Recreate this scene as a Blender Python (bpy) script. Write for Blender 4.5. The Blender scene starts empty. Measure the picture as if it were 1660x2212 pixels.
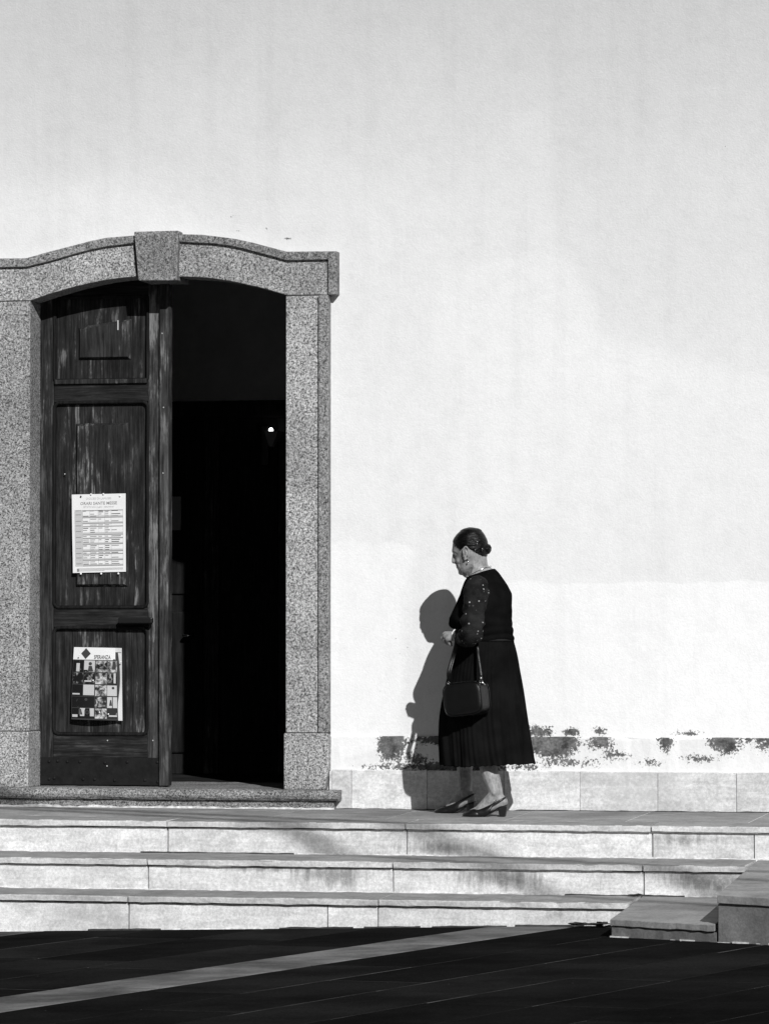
import bpy, bmesh, math, random
from mathutils import Vector, Matrix, noise as mnoise
random.seed(7)
R = math.radians
S = bpy.context.scene
COL = S.collection

# ------------------------------------------------------------------ camera
FPX, IMW, IMH = 8800.0, 1660.0, 2212.0           # focal length in units of a 1660 wide picture
YAW, PITCH, DIST = R(12.3), math.atan(264 / 8800), 8800 / 410
FW = Vector((-math.sin(YAW) * math.cos(PITCH), math.cos(YAW) * math.cos(PITCH), math.sin(PITCH)))
RT = Vector((math.cos(YAW), math.sin(YAW), 0))
UP = RT.cross(FW)
CAM = -FW * DIST
CAM.z = 0.9268
cd = bpy.data.cameras.new('camera'); cam = bpy.data.objects.new('camera', cd); COL.objects.link(cam)
cd.sensor_fit = 'HORIZONTAL'; cd.sensor_width = 24; cd.lens = FPX / IMW * 24
cd.clip_start = 0.1; cd.clip_end = 400
m = Matrix((RT, UP, -FW)).transposed().to_4x4(); m.translation = CAM
cam.matrix_world = m
S.camera = cam

# ------------------------------------------------------------------ sky, sun, exposure
SUNV = Vector((-0.53, 1.0, -0.64)).normalized()     # direction the light travels
EL = math.asin(-SUNV.z)
AZ = math.atan2(-SUNV.x, -SUNV.y)                   # compass direction of the sun (0 = +Y)
w = bpy.data.worlds.new('World'); S.world = w; w.use_nodes = True
wn = w.node_tree.nodes; wl = w.node_tree.links
sky = wn.new('ShaderNodeTexSky'); sky.sky_type = 'NISHITA'; sky.sun_disc = False
sky.sun_elevation = EL; sky.sun_rotation = AZ
bw = wn.new('ShaderNodeSeparateColor')                # black-and-white picture through a red filter: the sky's red only
sky.dust_density = 0.2; sky.air_density = 0.8
wl.new(sky.outputs[0], bw.inputs[0]); wl.new(bw.outputs[0], wn['Background'].inputs[0])
wn['Background'].inputs[1].default_value = 0.05
sd = bpy.data.lights.new('sun', 'SUN'); sd.energy = 4.5; sd.angle = R(0.5); sd.color = (1, 1, 1)
so = bpy.data.objects.new('sun', sd); COL.objects.link(so)
so.rotation_euler = SUNV.to_track_quat('-Z', 'Y').to_euler(); so.location = (6, -12, 9)
S.view_settings.view_transform = 'Standard'; S.view_settings.look = 'None'
S.view_settings.exposure = -0.12; S.view_settings.gamma = 1.0

# ------------------------------------------------------------------ picture -> place
def ray(u, v):
    return FW + RT * ((u - 830) / FPX) + UP * ((1106 - v) / FPX)
def U(u, v, Y):                                     # point on the upright plane Y
    r = ray(u, v); t = (Y - CAM.y) / r.y
    return CAM + r * t
def G(u, v, z0=0., sx=0., sy=0.):                   # point on the plane z = z0 + sx X + sy Y
    r = ray(u, v); t = (z0 + sx * CAM.x + sy * CAM.y - CAM.z) / (r.z - sx * r.x - sy * r.y)
    return CAM + r * t

# ------------------------------------------------------------------ node helper (grey values only)
class NT:
    def __init__(s, name, rough=0.8, spec=0.3):
        s.m = bpy.data.materials.new(name); s.m.use_nodes = True
        s.t = s.m.node_tree; s.b = s.t.nodes['Principled BSDF']
        s.b.inputs['Roughness'].default_value = rough
        s.b.inputs['Specular IOR Level'].default_value = spec
    def n(s, k): return s.t.nodes.new(k)
    def put(s, sock, x):
        if isinstance(x, (int, float)):
            try: sock.default_value = x
            except (TypeError, ValueError): sock.default_value = (x, x, x, 1)[:len(sock.default_value)]
        else: s.t.links.new(x, sock)
    def obj(s): return s.n('ShaderNodeTexCoord').outputs['Object']
    def pos(s): return s.n('ShaderNodeNewGeometry').outputs['Position']
    def rnd(s): return s.n('ShaderNodeObjectInfo').outputs['Random']
    def sep(s, v):
        x = s.n('ShaderNodeSeparateXYZ'); s.put(x.inputs[0], v); return x.outputs
    def comb(s, a, b, c):
        x = s.n('ShaderNodeCombineXYZ')
        for i, q in enumerate((a, b, c)): s.put(x.inputs[i], q)
        return x.outputs[0]
    def scale(s, v, sc, off=None):
        x = s.n('ShaderNodeMapping'); s.put(x.inputs[0], v); x.inputs['Scale'].default_value = sc
        if off is not None: s.t.links.new(off, x.inputs['Location'])
        return x.outputs[0]
    def noise(s, v, sc, det=4, rough=0.55, dist=0.):
        x = s.n('ShaderNodeTexNoise'); s.put(x.inputs['Vector'], v)
        x.inputs['Scale'].default_value = sc; x.inputs['Detail'].default_value = det
        x.inputs['Roughness'].default_value = rough; x.inputs['Distortion'].default_value = dist
        return x.outputs['Fac']
    def vor(s, v, sc, feat='F1', rnd=1.):
        x = s.n('ShaderNodeTexVoronoi'); x.feature = feat; s.put(x.inputs['Vector'], v)
        x.inputs['Scale'].default_value = sc; x.inputs['Randomness'].default_value = rnd
        return x.outputs
    def ma(s, op, a, b=0., c=None, clamp=False):
        x = s.n('ShaderNodeMath'); x.operation = op; x.use_clamp = clamp
        s.put(x.inputs[0], a); s.put(x.inputs[1], b)
        if c is not None: s.put(x.inputs[2], c)
        return x.outputs[0]
    def add(s, a, b): return s.ma('ADD', a, b)
    def mul(s, a, b): return s.ma('MULTIPLY', a, b)
    def mx(s, a, b): return s.ma('MAXIMUM', a, b)
    def rng(s, f, a, b, c=0., d=1., smooth=True):
        x = s.n('ShaderNodeMapRange'); x.interpolation_type = 'SMOOTHSTEP' if smooth else 'LINEAR'
        s.put(x.inputs[0], f)
        for i, q in enumerate((a, b, c, d)): s.put(x.inputs[i + 1], q)
        return x.outputs[0]
    def mix(s, f, a, b):
        x = s.n('ShaderNodeMix'); x.data_type = 'FLOAT'
        s.put(x.inputs[0], f); s.put(x.inputs[2], a); s.put(x.inputs[3], b)
        return x.outputs[0]
    def ramp(s, f, st):
        x = s.n('ShaderNodeValToRGB'); s.put(x.inputs[0], f); e = x.color_ramp.elements
        while len(e) < len(st): e.new(0.5)
        for q, (p, v) in zip(e, st): q.position = p; q.color = (v, v, v, 1)
        return x.outputs[0]
    def ell(s, X, Z, cx, cz, rx, rz):               # soft ellipse, 1 at centre, 0 at rim
        a = s.mul(s.add(X, -cx), 1 / rx); b = s.mul(s.add(Z, -cz), 1 / rz)
        d = s.ma('SQRT', s.add(s.mul(a, a), s.mul(b, b)))
        return s.ma('SUBTRACT', 1., d, clamp=True)
    def add_vec(s, v, f, k):
        x = s.n('ShaderNodeVectorMath'); x.operation = 'ADD'; q = s.mul(f, k); s.put(x.inputs[0], v); s.put(x.inputs[1], s.comb(q, q, q)); return x.outputs[0]
    def bump(s, h, strength, dist=0.01):
        x = s.n('ShaderNodeBump'); x.inputs['Strength'].default_value = strength
        x.inputs['Distance'].default_value = dist; s.put(x.inputs['Height'], h)
        s.t.links.new(x.outputs[0], s.b.inputs['Normal'])
    def col(s, c): s.put(s.b.inputs['Base Color'], c); return s.m

# ------------------------------------------------------------------ object helpers
def empty(name, loc, label, cat, group=None):
    o = bpy.data.objects.new(name, None); COL.objects.link(o); o.location = loc
    o.empty_display_size = 0.1
    o['label'] = label; o['category'] = cat
    if group: o['group'] = group
    return o
def org(p):
    v = Vector()
    while p is not None: v += Vector(p.location); p = p.parent
    return v
def mk(name, V, F, mat, parent=None, smooth=False, bevel=0., seg=2, mats=None, fm=None):
    me = bpy.data.meshes.new(name); L = org(parent)
    me.from_pydata([tuple(Vector(v) - L) for v in V], [], F)
    bm = bmesh.new(); bm.from_mesh(me); bmesh.ops.recalc_face_normals(bm, faces=bm.faces); bm.to_mesh(me); bm.free()
    for q in (mats or [mat]): me.materials.append(q)
    if fm:
        for p, i in zip(me.polygons, fm): p.material_index = i
    if smooth: me.polygons.foreach_set('use_smooth', [True] * len(me.polygons))
    o = bpy.data.objects.new(name, me); COL.objects.link(o)
    if parent is not None: o.parent = parent
    if bevel:
        b = o.modifiers.new('bevel', 'BEVEL'); b.width = bevel; b.segments = seg; b.limit_method = 'ANGLE'; b.angle_limit = R(35)
    return o
def tag(o, label, cat, group=None, kind=None):
    o['label'] = label; o['category'] = cat
    if group: o['group'] = group
    if kind: o['kind'] = kind
    return o
BOXF = [(0, 1, 2, 3), (7, 6, 5, 4), (0, 4, 5, 1), (1, 5, 6, 2), (2, 6, 7, 3), (3, 7, 4, 0)]
def boxv(x0, x1, y0, y1, z0, z1):
    return [(x0, y0, z0), (x1, y0, z0), (x1, y1, z0), (x0, y1, z0), (x0, y0, z1), (x1, y0, z1), (x1, y1, z1), (x0, y1, z1)]
def box(name, x0, x1, y0, y1, z0, z1, mat, parent, bevel=0.):
    return mk(name, boxv(x0, x1, y0, y1, z0, z1), BOXF, mat, parent, bevel=bevel)
def prism(poly, y0, y1, V, F):                      # poly = [(X,Z)], extruded along Y
    n = len(poly); k = len(V)
    V += [(x, y0, z) for x, z in poly] + [(x, y1, z) for x, z in poly]
    F.append(tuple(range(k, k + n))); F.append(tuple(range(k + 2 * n - 1, k + n - 1, -1)))
    for i in range(n):
        j = (i + 1) % n; F.append((k + i, k + n + i, k + n + j, k + j))
def loftx(name, x0, x1, sec, mat, parent, jit=0.0012, step=0.035, z_of=None):
    """a stone along X from a section [(Y,Z)], with slightly uneven edges"""
    n = max(2, int((x1 - x0) / step) + 1); V = []; F = []; k = len(sec)
    sd = random.random() * 50
    for i in range(n + 1):
        x = x0 + (x1 - x0) * i / n
        for j, (y, z) in enumerate(sec):
            e = mnoise.noise_vector((x * 7 + sd, j * 3.1, sd)) * jit * 1.6 + mnoise.noise_vector((x * 31 + sd, j * 2.3, sd)) * jit * 1.4
            ch = mnoise.noise((x * 9 + sd, j * .2, 3.3)) if jit > .0015 else 0
            if ch > .48 and j >= 4: e.z -= (ch - .48) * .03; e.y += (ch - .48) * .03
            zz = z + (z_of(x) if z_of else 0)
            V.append((x + (e.x if i in (0, n) else 0), y + e.y, zz + e.z))
    for i in range(n):
        for j in range(k):
            a, b = i * k + j, i * k + (j + 1) % k
            F.append((a, b, b + k, a + k))
    F.append(tuple(range(k - 1, -1, -1))); F.append(tuple(n * k + j for j in range(k)))
    return mk(name, V, F, mat, parent)
def slabsec(yf, yb, ztf, ztb, th, c=0.006):         # front at yf (towards camera), top slopes ztf..ztb
    zb = ztf - th
    return [(yf, zb + c * .5), (yf + c * .5, zb), (yb, zb), (yb, ztb), (yf + c, ztf), (yf + c * .3, ztf - c * .3), (yf, ztf - c)]
def tube(name, pts, r, mat, parent, n=8, closed=False, flat=None):
    V, F = tubev(pts, r, n, closed, flat); return mk(name, V, F, mat, parent, smooth=True)
def tubev(pts, r, n=8, closed=False, flat=None):
    pts = [Vector(p) for p in pts]; V = []; F = []; N = len(pts)
    ref = Vector(flat) if flat else None
    for i, p in enumerate(pts):
        if closed: t = pts[(i + 1) % N] - pts[i - 1]
        else: t = pts[min(i + 1, N - 1)] - pts[max(i - 1, 0)]
        t.normalize()
        q = ref if ref is not None else (Vector((0, 0, 1)) if abs(t.z) < .9 else Vector((0, 1, 0)))
        a = q - t * q.dot(t); a.normalize(); b = t.cross(a)
        rr = r[i] if isinstance(r, list) else r
        ra, rb = rr if isinstance(rr, tuple) else (rr, rr)
        for j in range(n):
            th = 2 * math.pi * j / n; V.append(p + a * ra * math.cos(th) + b * rb * math.sin(th))
    for i in range(N if closed else N - 1):
        for j in range(n):
            k, l = (i + 1) % N, (j + 1) % n
            F.append((i * n + j, i * n + l, k * n + l, k * n + j))
    if not closed:
        F.append(tuple(range(n - 1, -1, -1))); F.append(tuple((N - 1) * n + j for j in range(n)))
    return V, F
def ellips(c, rx, ry, rz, V, F, n=14, mmat=None):
    c = Vector(c); k = len(V); m_ = n // 2
    for i in range(m_ + 1):
        ph = math.pi * i / m_
        for j in range(n):
            th = 2 * math.pi * j / n
            q = Vector((rx * math.sin(ph) * math.cos(th), ry * math.sin(ph) * math.sin(th), rz * math.cos(ph)))
            if mmat is not None: q = mmat @ q
            V.append(c + q)
    for i in range(m_):
        for j in range(n):
            l = (j + 1) % n; a = k + i * n + j; b = k + i * n + l
            F.append((a, a + n, b + n, b))
def caps(pts, V, F, n=12):                          # chain of tapered capsules [(point, radius)]
    for i in range(len(pts) - 1):
        (p, r), (q, s) = pts[i], pts[i + 1]
        v, f = tubev([p, q], [r, s], n); k = len(V); V += v; F += [tuple(x + k for x in g) for g in f]
    for p, r in pts: ellips(p, r, r, r, V, F, n)
def remesh(name, V, F, mat, parent, vox, smooth=4, fac=.5):
    o = mk(name, V, F, mat, parent)
    a = o.modifiers.new('r', 'REMESH'); a.mode = 'VOXEL'; a.voxel_size = vox
    b = o.modifiers.new('s', 'SMOOTH'); b.iterations = smooth; b.factor = fac
    dg = bpy.context.evaluated_depsgraph_get(); me = bpy.data.meshes.new_from_object(o.evaluated_get(dg))
    o.modifiers.clear(); o.data = me; me.name = name
    if not me.materials: me.materials.append(mat)
    me.polygons.foreach_set('use_smooth', [True] * len(me.polygons))
    return o

# ------------------------------------------------------------------ materials
def m_plaster(name, flaking):
    t = NT(name, .92, .12); P = t.pos(); X, Y, Z = t.sep(P)
    wz = t.noise(P, 1.0, 3, .5); wx = t.noise(P, 2.3, 3, .5)
    Xw = t.add(X, t.mul(t.add(wz, -.5), .55)); Zw = t.add(Z, t.mul(t.add(wx, -.5), .10))
    Zq = t.add(Z, t.mul(t.add(wx, -.5), .55))
    def patch(x0, x1, z0, z1, sx=.05, s=.010, Zv=None):
        Zv = Zv or Zw
        a = t.mul(t.rng(Xw, x0 - sx, x0 + sx), t.rng(Xw, x1 - sx, x1 + sx, 1., 0.))
        b = t.mul(t.rng(Zv, z0 - s, z0 + s), t.rng(Zv, z1 - s, z1 + s, 1., 0.))
        return t.mul(a, b)
    c = t.rng(t.noise(P, .55, 4, .55), .3, .7, .745, .81)                # old wash
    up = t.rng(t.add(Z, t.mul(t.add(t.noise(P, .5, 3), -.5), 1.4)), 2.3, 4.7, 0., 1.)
    c = t.mix(t.mul(up, .85), c, .50)                                     # lens falloff painted into the wash: greyer towards the wall top
    c = t.mix(t.mul(patch(.55, 9, .38, 1.205, .1, .008), .75), c, .87)    # fresher repaint
    c = t.mix(t.mul(patch(-.60, .10, .30, 1.42, .04, .02, Zq), .75), c, .85)
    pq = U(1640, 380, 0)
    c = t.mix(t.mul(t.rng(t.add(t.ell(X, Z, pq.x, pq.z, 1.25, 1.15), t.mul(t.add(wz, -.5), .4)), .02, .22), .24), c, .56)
    pq = U(1110, 700, 0)
    c = t.mix(t.mul(t.rng(t.add(t.ell(X, Z, pq.x, pq.z, .55, .45), t.mul(t.add(wx, -.5), .6)), .12, .28), .4), c, .82)
    pq = U(150, 520, 0)
    c = t.mix(t.mul(t.rng(t.ell(X, Z, pq.x, pq.z, 1.1, .42), .0, .5), .5), c, .80)
    fine = t.noise(P, 60, 4, .65)
    c = t.mul(c, t.rng(fine, .25, .75, .955, 1.03))
    c = t.mul(c, t.rng(t.noise(P, 9, 5, .6), .3, .6, .965, 1.01))
    dr = t.noise(t.scale(P, (9, 1, .45)), 1., 4, .6)
    c = t.mul(c, t.rng(dr, .45, .75, 1., .955))
    # flaking paint round the old damp line
    m_ = None
    if flaking:
        sets = [(846, 1606, 32, 44, 1.45), (1110, 1600, 50, 34, 1.4), (1195, 1600, 50, 40, 1.8), (1296, 1602, 30, 26, 1.05), (1325, 1630, 40, 18, .75), (1436, 1604, 18, 24, 1.0), (1565, 1600, 38, 30, 1.35), (1640, 1596, 60, 10, .8),
                (1510, 1640, 46, 14, .7), (1400, 1648, 30, 12, .62), (935, 1598, 60, 14, 1.0), (1230, 1646, 90, 14, .68), (1720, 1606, 80, 34, 1.3), (980, 1657, 190, 12, 1.1), (1900, 1610, 120, 30, 1.2), (900, 1640, 40, 24, .8)]
    else:
        sets = [(1164, 1581, 34, 16, 1.1), (1232, 1582, 24, 14, .9), (1292, 1580, 18, 10, .9), (1480, 1584, 40, 8, .7), (620, 515, 9, 3, .8), (575, 493, 3, 3, .8), (505, 466, 12, 6, .45), (513, 498, 5, 2, .8)]
    for u, v, ru, rv, g in sets:
        p = U(u, v, -.006); sc = .00243
        e = t.mul(t.ell(X, Z, p.x, p.z, ru * sc * 1.5, rv * sc * 1.4), g)
        m_ = e if m_ is None else t.mx(m_, e)
    chip = t.noise(P, 15, 6, .72); chip2 = t.noise(P, 75, 4, .75)
    pe = t.add(t.add(m_, t.mul(t.add(chip, -.5), 1.5)), t.mul(t.add(chip2, -.5), 2.1))
    pe = t.mul(t.rng(pe, .48, .55), t.rng(m_, .0, .06))
    under = t.mul(t.rng(t.noise(P, 14, 5, .7), .3, .7, .045, .20), t.rng(t.noise(P, 90, 3, .7), .3, .7, .7, 1.3))
    edge = t.mul(t.rng(t.add(t.add(m_, t.mul(t.add(chip, -.5), 1.5)), t.mul(t.add(chip2, -.5), 2.1)), .36, .50), t.rng(m_, .0, .06))
    c = t.mix(t.mul(edge, .14), c, .4)
    c = t.mix(pe, c, under)
    # specks and pits
    d = t.vor(P, 26)['Distance']; keep = t.rng(t.noise(P, 2.1, 3, .5), .57, .66)
    p2 = U(835, 1420, 0); near = t.rng(t.ell(X, Z, p2.x, p2.z, .22, .30), .0, .5)
    sp = t.mul(t.rng(d, .055, .095, 1., 0.), t.mx(t.mul(near, t.rng(t.noise(P, 17, 2), .5, .6)), t.mul(keep, t.rng(t.noise(P, 6, 2), .62, .66))))
    c = t.mix(t.mul(sp, .8), c, .12)
    h = t.add(t.mul(t.noise(P, 110, 2, .6), .5), t.mul(t.noise(P, 20, 2), .6))
    t.bump(h, .5, .006)
    return t.col(c)
def m_granite(name, k):
    t = NT(name, .85, .08); P = t.obj()
    a = t.noise(P, 190, 2, .7); b = t.noise(P, 85, 3, .7); v = t.vor(P, 150)['Color']
    g = t.add(t.mul(a, .55), t.mul(b, .45))
    c = t.ramp(g, [(.37, .03 * k), (.44, .12 * k), (.49, .32 * k), (.55, .45 * k), (.64, .62 * k)])
    x = t.n('ShaderNodeRGBToBW'); t.t.links.new(v, x.inputs[0])
    c = t.mul(c, t.rng(x.outputs[0], .15, .8, .74, 1.16))
    c = t.mul(c, t.rng(t.noise(P, 2.6, 5, .6), .3, .7, .72, 1.10)); c = t.mul(c, t.rng(t.noise(t.scale(P, (14, 14, 1.1)), 1., 4, .6), .5, .75, 1., .82)); c = t.mul(c, t.rng(t.rnd(), 0, 1, .88, 1.06))
    t.bump(a, .35, .003)
    return t.col(c)
def m_stone(name, lo, hi, stain_shade, streak=0., patches=(), rough=.8, vein=1.):
    t = NT(name, max(rough, .85), .06); P = t.pos(); r = t.rnd(); X, Y, Z = t.sep(P)
    off = t.comb(t.mul(r, 37), t.mul(r, 11), t.mul(r, 23))
    Q = t.scale(P, (1, 1, 1), off)
    c = t.rng(t.noise(Q, 2.2, 5, .6, .4), .32, .68, lo, hi)
    c = t.mul(c, t.rng(t.noise(t.scale(Q, (2.5, 9, 22)), 1.6, 6, .65, .8), .3, .7, 1 - .14 * vein, 1 + .07 * vein))     # bedding veins
    c = t.mul(c, t.rng(t.noise(P, 75, 3, .75), .3, .7, .78, 1.08)); c = t.mul(c, t.rng(t.noise(Q, 8, 5, .7), .3, .66, .80, 1.06))
    c = t.mul(c, t.rng(r, 0, 1, .88, 1.08))
    s = t.rng(t.noise(P, 1.15, 4, .5), .54, .72)
    s = t.mul(s, t.rng(t.noise(P, 38, 6, .75), .3, .6, .35, 1.))
    c = t.mix(t.mul(s, .62), c, stain_shade)
    for (u, v, ru, rv, g, Yp) in patches:
        p = U(u, v, Yp); e = t.ell(X, Z, p.x, p.z, ru * .0024, rv * .0024)
        n_ = t.noise(t.scale(P, (26, 1, 2.2)) if streak else P, 1. if streak else 9., 5, .65)
        e = t.rng(t.add(t.mul(e, g), t.mul(t.add(n_, -.5), 1.6)), .25, .8)
        e = t.mul(e, t.rng(t.noise(P, 60, 5, .7), .25, .6, .5, 1.))
        c = t.mix(t.mul(e, .8), c, stain_shade * .55)
    pit = t.mul(t.rng(t.vor(P, 30)['Distance'], .05, .09, 1., 0.), t.rng(t.noise(P, 5, 2), .62, .66))
    c = t.mix(t.mul(pit, .7), c, stain_shade * .4)
    t.bump(t.add(t.noise(P, 90, 4, .7), t.mul(t.noise(P, 12, 4), 1.2)), .3, .005)
    return t.col(c)
def m_dark_paving():
    t = NT('dark_basalt', .95, .0); P = t.pos(); r = t.rnd()
    c = t.rng(t.noise(P, 1.6, 6, .65), .3, .7, .009, .018)
    c = t.mul(c, t.rng(r, 0, 1, .72, 1.3)); c = t.mul(c, t.rng(t.noise(P, 85, 4, .75), .3, .72, .72, 1.4))
    sp = t.mul(t.rng(t.vor(P, 22)['Distance'], .03, .06, 1., 0.), t.rng(t.noise(P, 8, 2), .66, .69))
    c = t.mix(sp, c, .3)
    t.bump(t.noise(P, 55, 5, .7), .3, .004)
    return t.col(c)
def m_plain(name, v, rough=.6, spec=.3, nz=0., sc=30, metal=0., bump=0., bsc=80):
    t = NT(name, rough, spec); t.b.inputs['Metallic'].default_value = metal
    if bump: t.bump(t.noise(t.obj(), bsc, 4, .65), bump, .003)
    if nz: return t.col(t.mul(v, t.rng(t.noise(t.obj(), sc, 5, .6), .25, .75, 1 - nz, 1 + nz)))
    return t.col(v)
def m_wood(name, axis, lo=.009, mid=.030, hi=.18, wear=.5):
    t = NT(name, .7, .10); P = t.obj(); r = t.rnd()
    off = t.comb(t.mul(r, 9.), t.mul(r, 5.), t.mul(r, 7.))
    def sc(a, b): return (b if axis == 0 else a, a, b if axis == 2 else a)
    Q = t.scale(P, (1, 1, 1), off)
    warp = t.noise(t.scale(Q, sc(9, 1.6)), 1., 3, .5)
    Qw = t.scale(Q, (1, 1, 1), t.comb(t.mul(warp, .035), 0., t.mul(warp, .035)))
    g = t.noise(t.scale(Qw, sc(190, 5.)), 1., 3, .6); g2 = t.noise(t.scale(Qw, sc(42, 4.2)), 1., 5, .7)
    blot = t.noise(t.scale(Q, sc(11, 5)), 1., 5, .66)
    c = t.mul(t.rng(t.add(t.mul(g, .5), t.mul(g2, .5)), .36, .66, lo, mid * 1.5), t.rng(blot, .3, .7, .65, 1.35))
    wr = t.mul(t.rng(t.add(t.mul(g2, .55), t.mul(blot, .45)), wear, wear + .10), t.rng(t.noise(t.scale(Q, sc(3.4, 1.5)), 1., 3, .5), .40, .60))
    bare = t.rng(t.add(t.mul(g, .6), t.mul(g2, .4)), .38, .60, mid, hi)
    c = t.mix(wr, c, bare)
    c = t.mul(c, t.rng(r, 0, 1, .85, 1.2))
    t.bump(t.add(g, g2), .35, .003)
    return t.col(c)
M = {}
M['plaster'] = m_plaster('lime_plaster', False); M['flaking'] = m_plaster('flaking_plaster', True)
M['granite'] = m_granite('granite', 1.08); M['granited'] = m_granite('granite_rough', .74)
Y1, Y2, Y3 = -1.20, -1.63, -2.01
M['riser'] = m_stone('pale_limestone_riser', .70, .82, .34, 1., [(715, 1890, 130, 40, 1.0, Y2), (560, 1878, 200, 14, .75, Y2), (1080, 1900, 170, 40, .75, Y2), (1530, 1895, 130, 40, 1.2, Y2), (950, 1834, 170, 24, .8, Y1), (1480, 1815, 150, 24, .75, Y1), (1200, 1975, 60, 20, .6, Y3)])  # patches: real stains plus soft cable shadows painted into the stone colour
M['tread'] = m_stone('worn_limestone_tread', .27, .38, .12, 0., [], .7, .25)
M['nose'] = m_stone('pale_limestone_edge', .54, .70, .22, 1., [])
M['plinth'] = m_stone('plinth_limestone', .68, .76, .45, 0., [])
M['band'] = m_stone('pale_paving_band', .08, .21, .03, 0., [], .7, .2)
M['cheek'] = m_stone('rendered_cheek', .18, .25, .10, 0., [], .9, .2)
M['dark'] = m_dark_paving()
M['mortar'] = m_plain('mortar', .30, .95, .1, .5, 25)
M['joint'] = m_plain('dark_joint', .05, .95, .1, .4, 25)
M['palemortar'] = m_plain('pale_mortar', .62, .95, .1, .35, 40)
M['pavejoint'] = m_plain('dusty_joint', .09, .95, .0, .8, 3)
M['wood'] = m_wood('weathered_oak_upright', 2, .008, .026, .13, .51)
M['woods'] = m_wood('weathered_oak_meeting_stile', 2, .014, .045, .17, .49)
M['woodh'] = m_wood('weathered_oak_rail', 0, .007, .020, .08, .54)
M['woodp'] = m_wood('weathered_oak_panel', 2, .008, .023, .18, .53)
M['woodf'] = m_wood('bleached_oak_field', 2, .010, .028, .22, .51)
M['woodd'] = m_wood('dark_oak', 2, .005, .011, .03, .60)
M['iron'] = m_plain('dark_iron', .010, .6, .15, .4, 18, .0, .3)
M['black'] = m_plain('black_paint', .006, .4, .4)
M['paper'] = m_plain('white_paper', .74, .8, .2, .03, 12)
M['ink'] = m_plain('printed_ink', .05, .8, .1)
M['inkmid'] = m_plain('printed_grey', .26, .8, .1)
M['inklight'] = m_plain('printed_pale_grey', .48, .8, .1)
M['tack'] = m_plain('white_tack', .85, .3, .5)
M['metal'] = m_plain('bright_metal', .75, .2, .5, metal=1.)

def m_photo():
    t = NT('printed_photos', .5, .3); P = t.obj(); r = t.rnd()
    Q = t.scale(P, (1, 1, 1), t.comb(t.mul(r, 31), 0., t.mul(r, 17)))
    n_ = t.noise(Q, 38, 4, .6, .6); k = t.rng(r, 0, 1, -.26, .02)
    return t.col(t.rng(t.add(n_, k), .36, .66, .006, .55))
M['photo'] = m_photo()

def m_skin():
    t = NT('skin', .55, .35); P = t.obj()
    c = t.rng(t.noise(P, 30, 5, .65), .3, .7, .20, .34)
    c = t.mul(c, t.rng(t.noise(t.scale(P, (1.6, 1.6, .5)), 90, 3, .6), .3, .7, .82, 1.10))
    t.bump(t.add(t.noise(t.scale(P, (160, 160, 45)), 1., 4, .6), t.noise(P, 60, 3)), .5, .003)
    t.b.inputs['Subsurface Weight'].default_value = 0.0
    return t.col(c)
M['skin'] = m_skin()
def m_hair():
    t = NT('dark_hair', .36, .16); P = t.obj()
    g = t.noise(t.scale(P, (24, 60, 130)), 1., 5, .65, .5)
    c = t.rng(g, .46, .80, .0015, .014); t.bump(g, .8, .004)
    return t.col(c)
M['hair'] = m_hair()
def m_cloth(name, v, bs=420, spec=.15):
    t = NT(name, .95, 0.); P = t.obj()
    t.bump(t.noise(P, bs, 2), .3, .001)
    return t.col(t.mul(v, t.rng(t.noise(P, 9, 4), .3, .7, .75, 1.25)))
M['knit'] = m_cloth('black_knit', .0065)
M['skirt'] = m_cloth('black_pleated_cloth', .0075)
M['waist'] = m_cloth('waistband', .02)
def m_sleeve():
    t = NT('dotted_sheer_sleeve', .8, .08); P = t.obj()
    v = t.vor(P, 47, rnd=.7)
    br = t.n('ShaderNodeRGBToBW'); t.t.links.new(v['Color'], br.inputs[0])
    dot = t.mul(t.rng(v['Distance'], .16, .22, 1., 0.), t.rng(br.outputs[0], .50, .54))
    bright = t.rng(br.outputs[0], .62, .66, .06, .33)
    c = t.rng(t.noise(P, 14, 4, .6), .3, .7, .008, .020)
    t.bump(t.add(t.noise(t.scale(P, (14, 14, 45)), 1., 4, .6), t.mul(t.noise(P, 200, 2), .2)), .7, .012)
    return t.col(t.mix(dot, c, bright))
M['sleeve'] = m_sleeve()
M['leather'] = m_plain('black_leather', .0045, .38, .30, .25, 30, 0., .35, 190)
M['shoe'] = m_plain('black_shoe_leather', .008, .35, .5, .2, 30)
M['leaf'] = m_plain('dry_leaf', .06, .8, .2, .5, 40)

# ================================================================== THE GROUND
SX, ZG = 0.0242, -0.4805
def zg(x): return ZG + SX * x
gx0, gx1, gy0, gy1 = -45, 45, -60, -0.2
o = mk('plaza_ground', [(gx0, gy0, zg(gx0) - .012), (gx1, gy0, zg(gx1) - .012), (gx1, gy1, zg(gx1) - .012), (gx0, gy1, zg(gx0) - .012)], [(0, 1, 2, 3)], M['dark'])
tag(o, 'dark stone paving of the plaza laid in diagonal rows', 'paving', kind='structure')
plaza = o
mk('joint_bed', [(-3.5, -9, zg(-3.5) - .0012), (6.5, -9, zg(6.5) - .0012), (6.5, -1.8, zg(6.5) - .0012), (-3.5, -1.8, zg(-3.5) - .0012)], [(0, 1, 2, 3)], M['pavejoint'], plaza)
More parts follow.
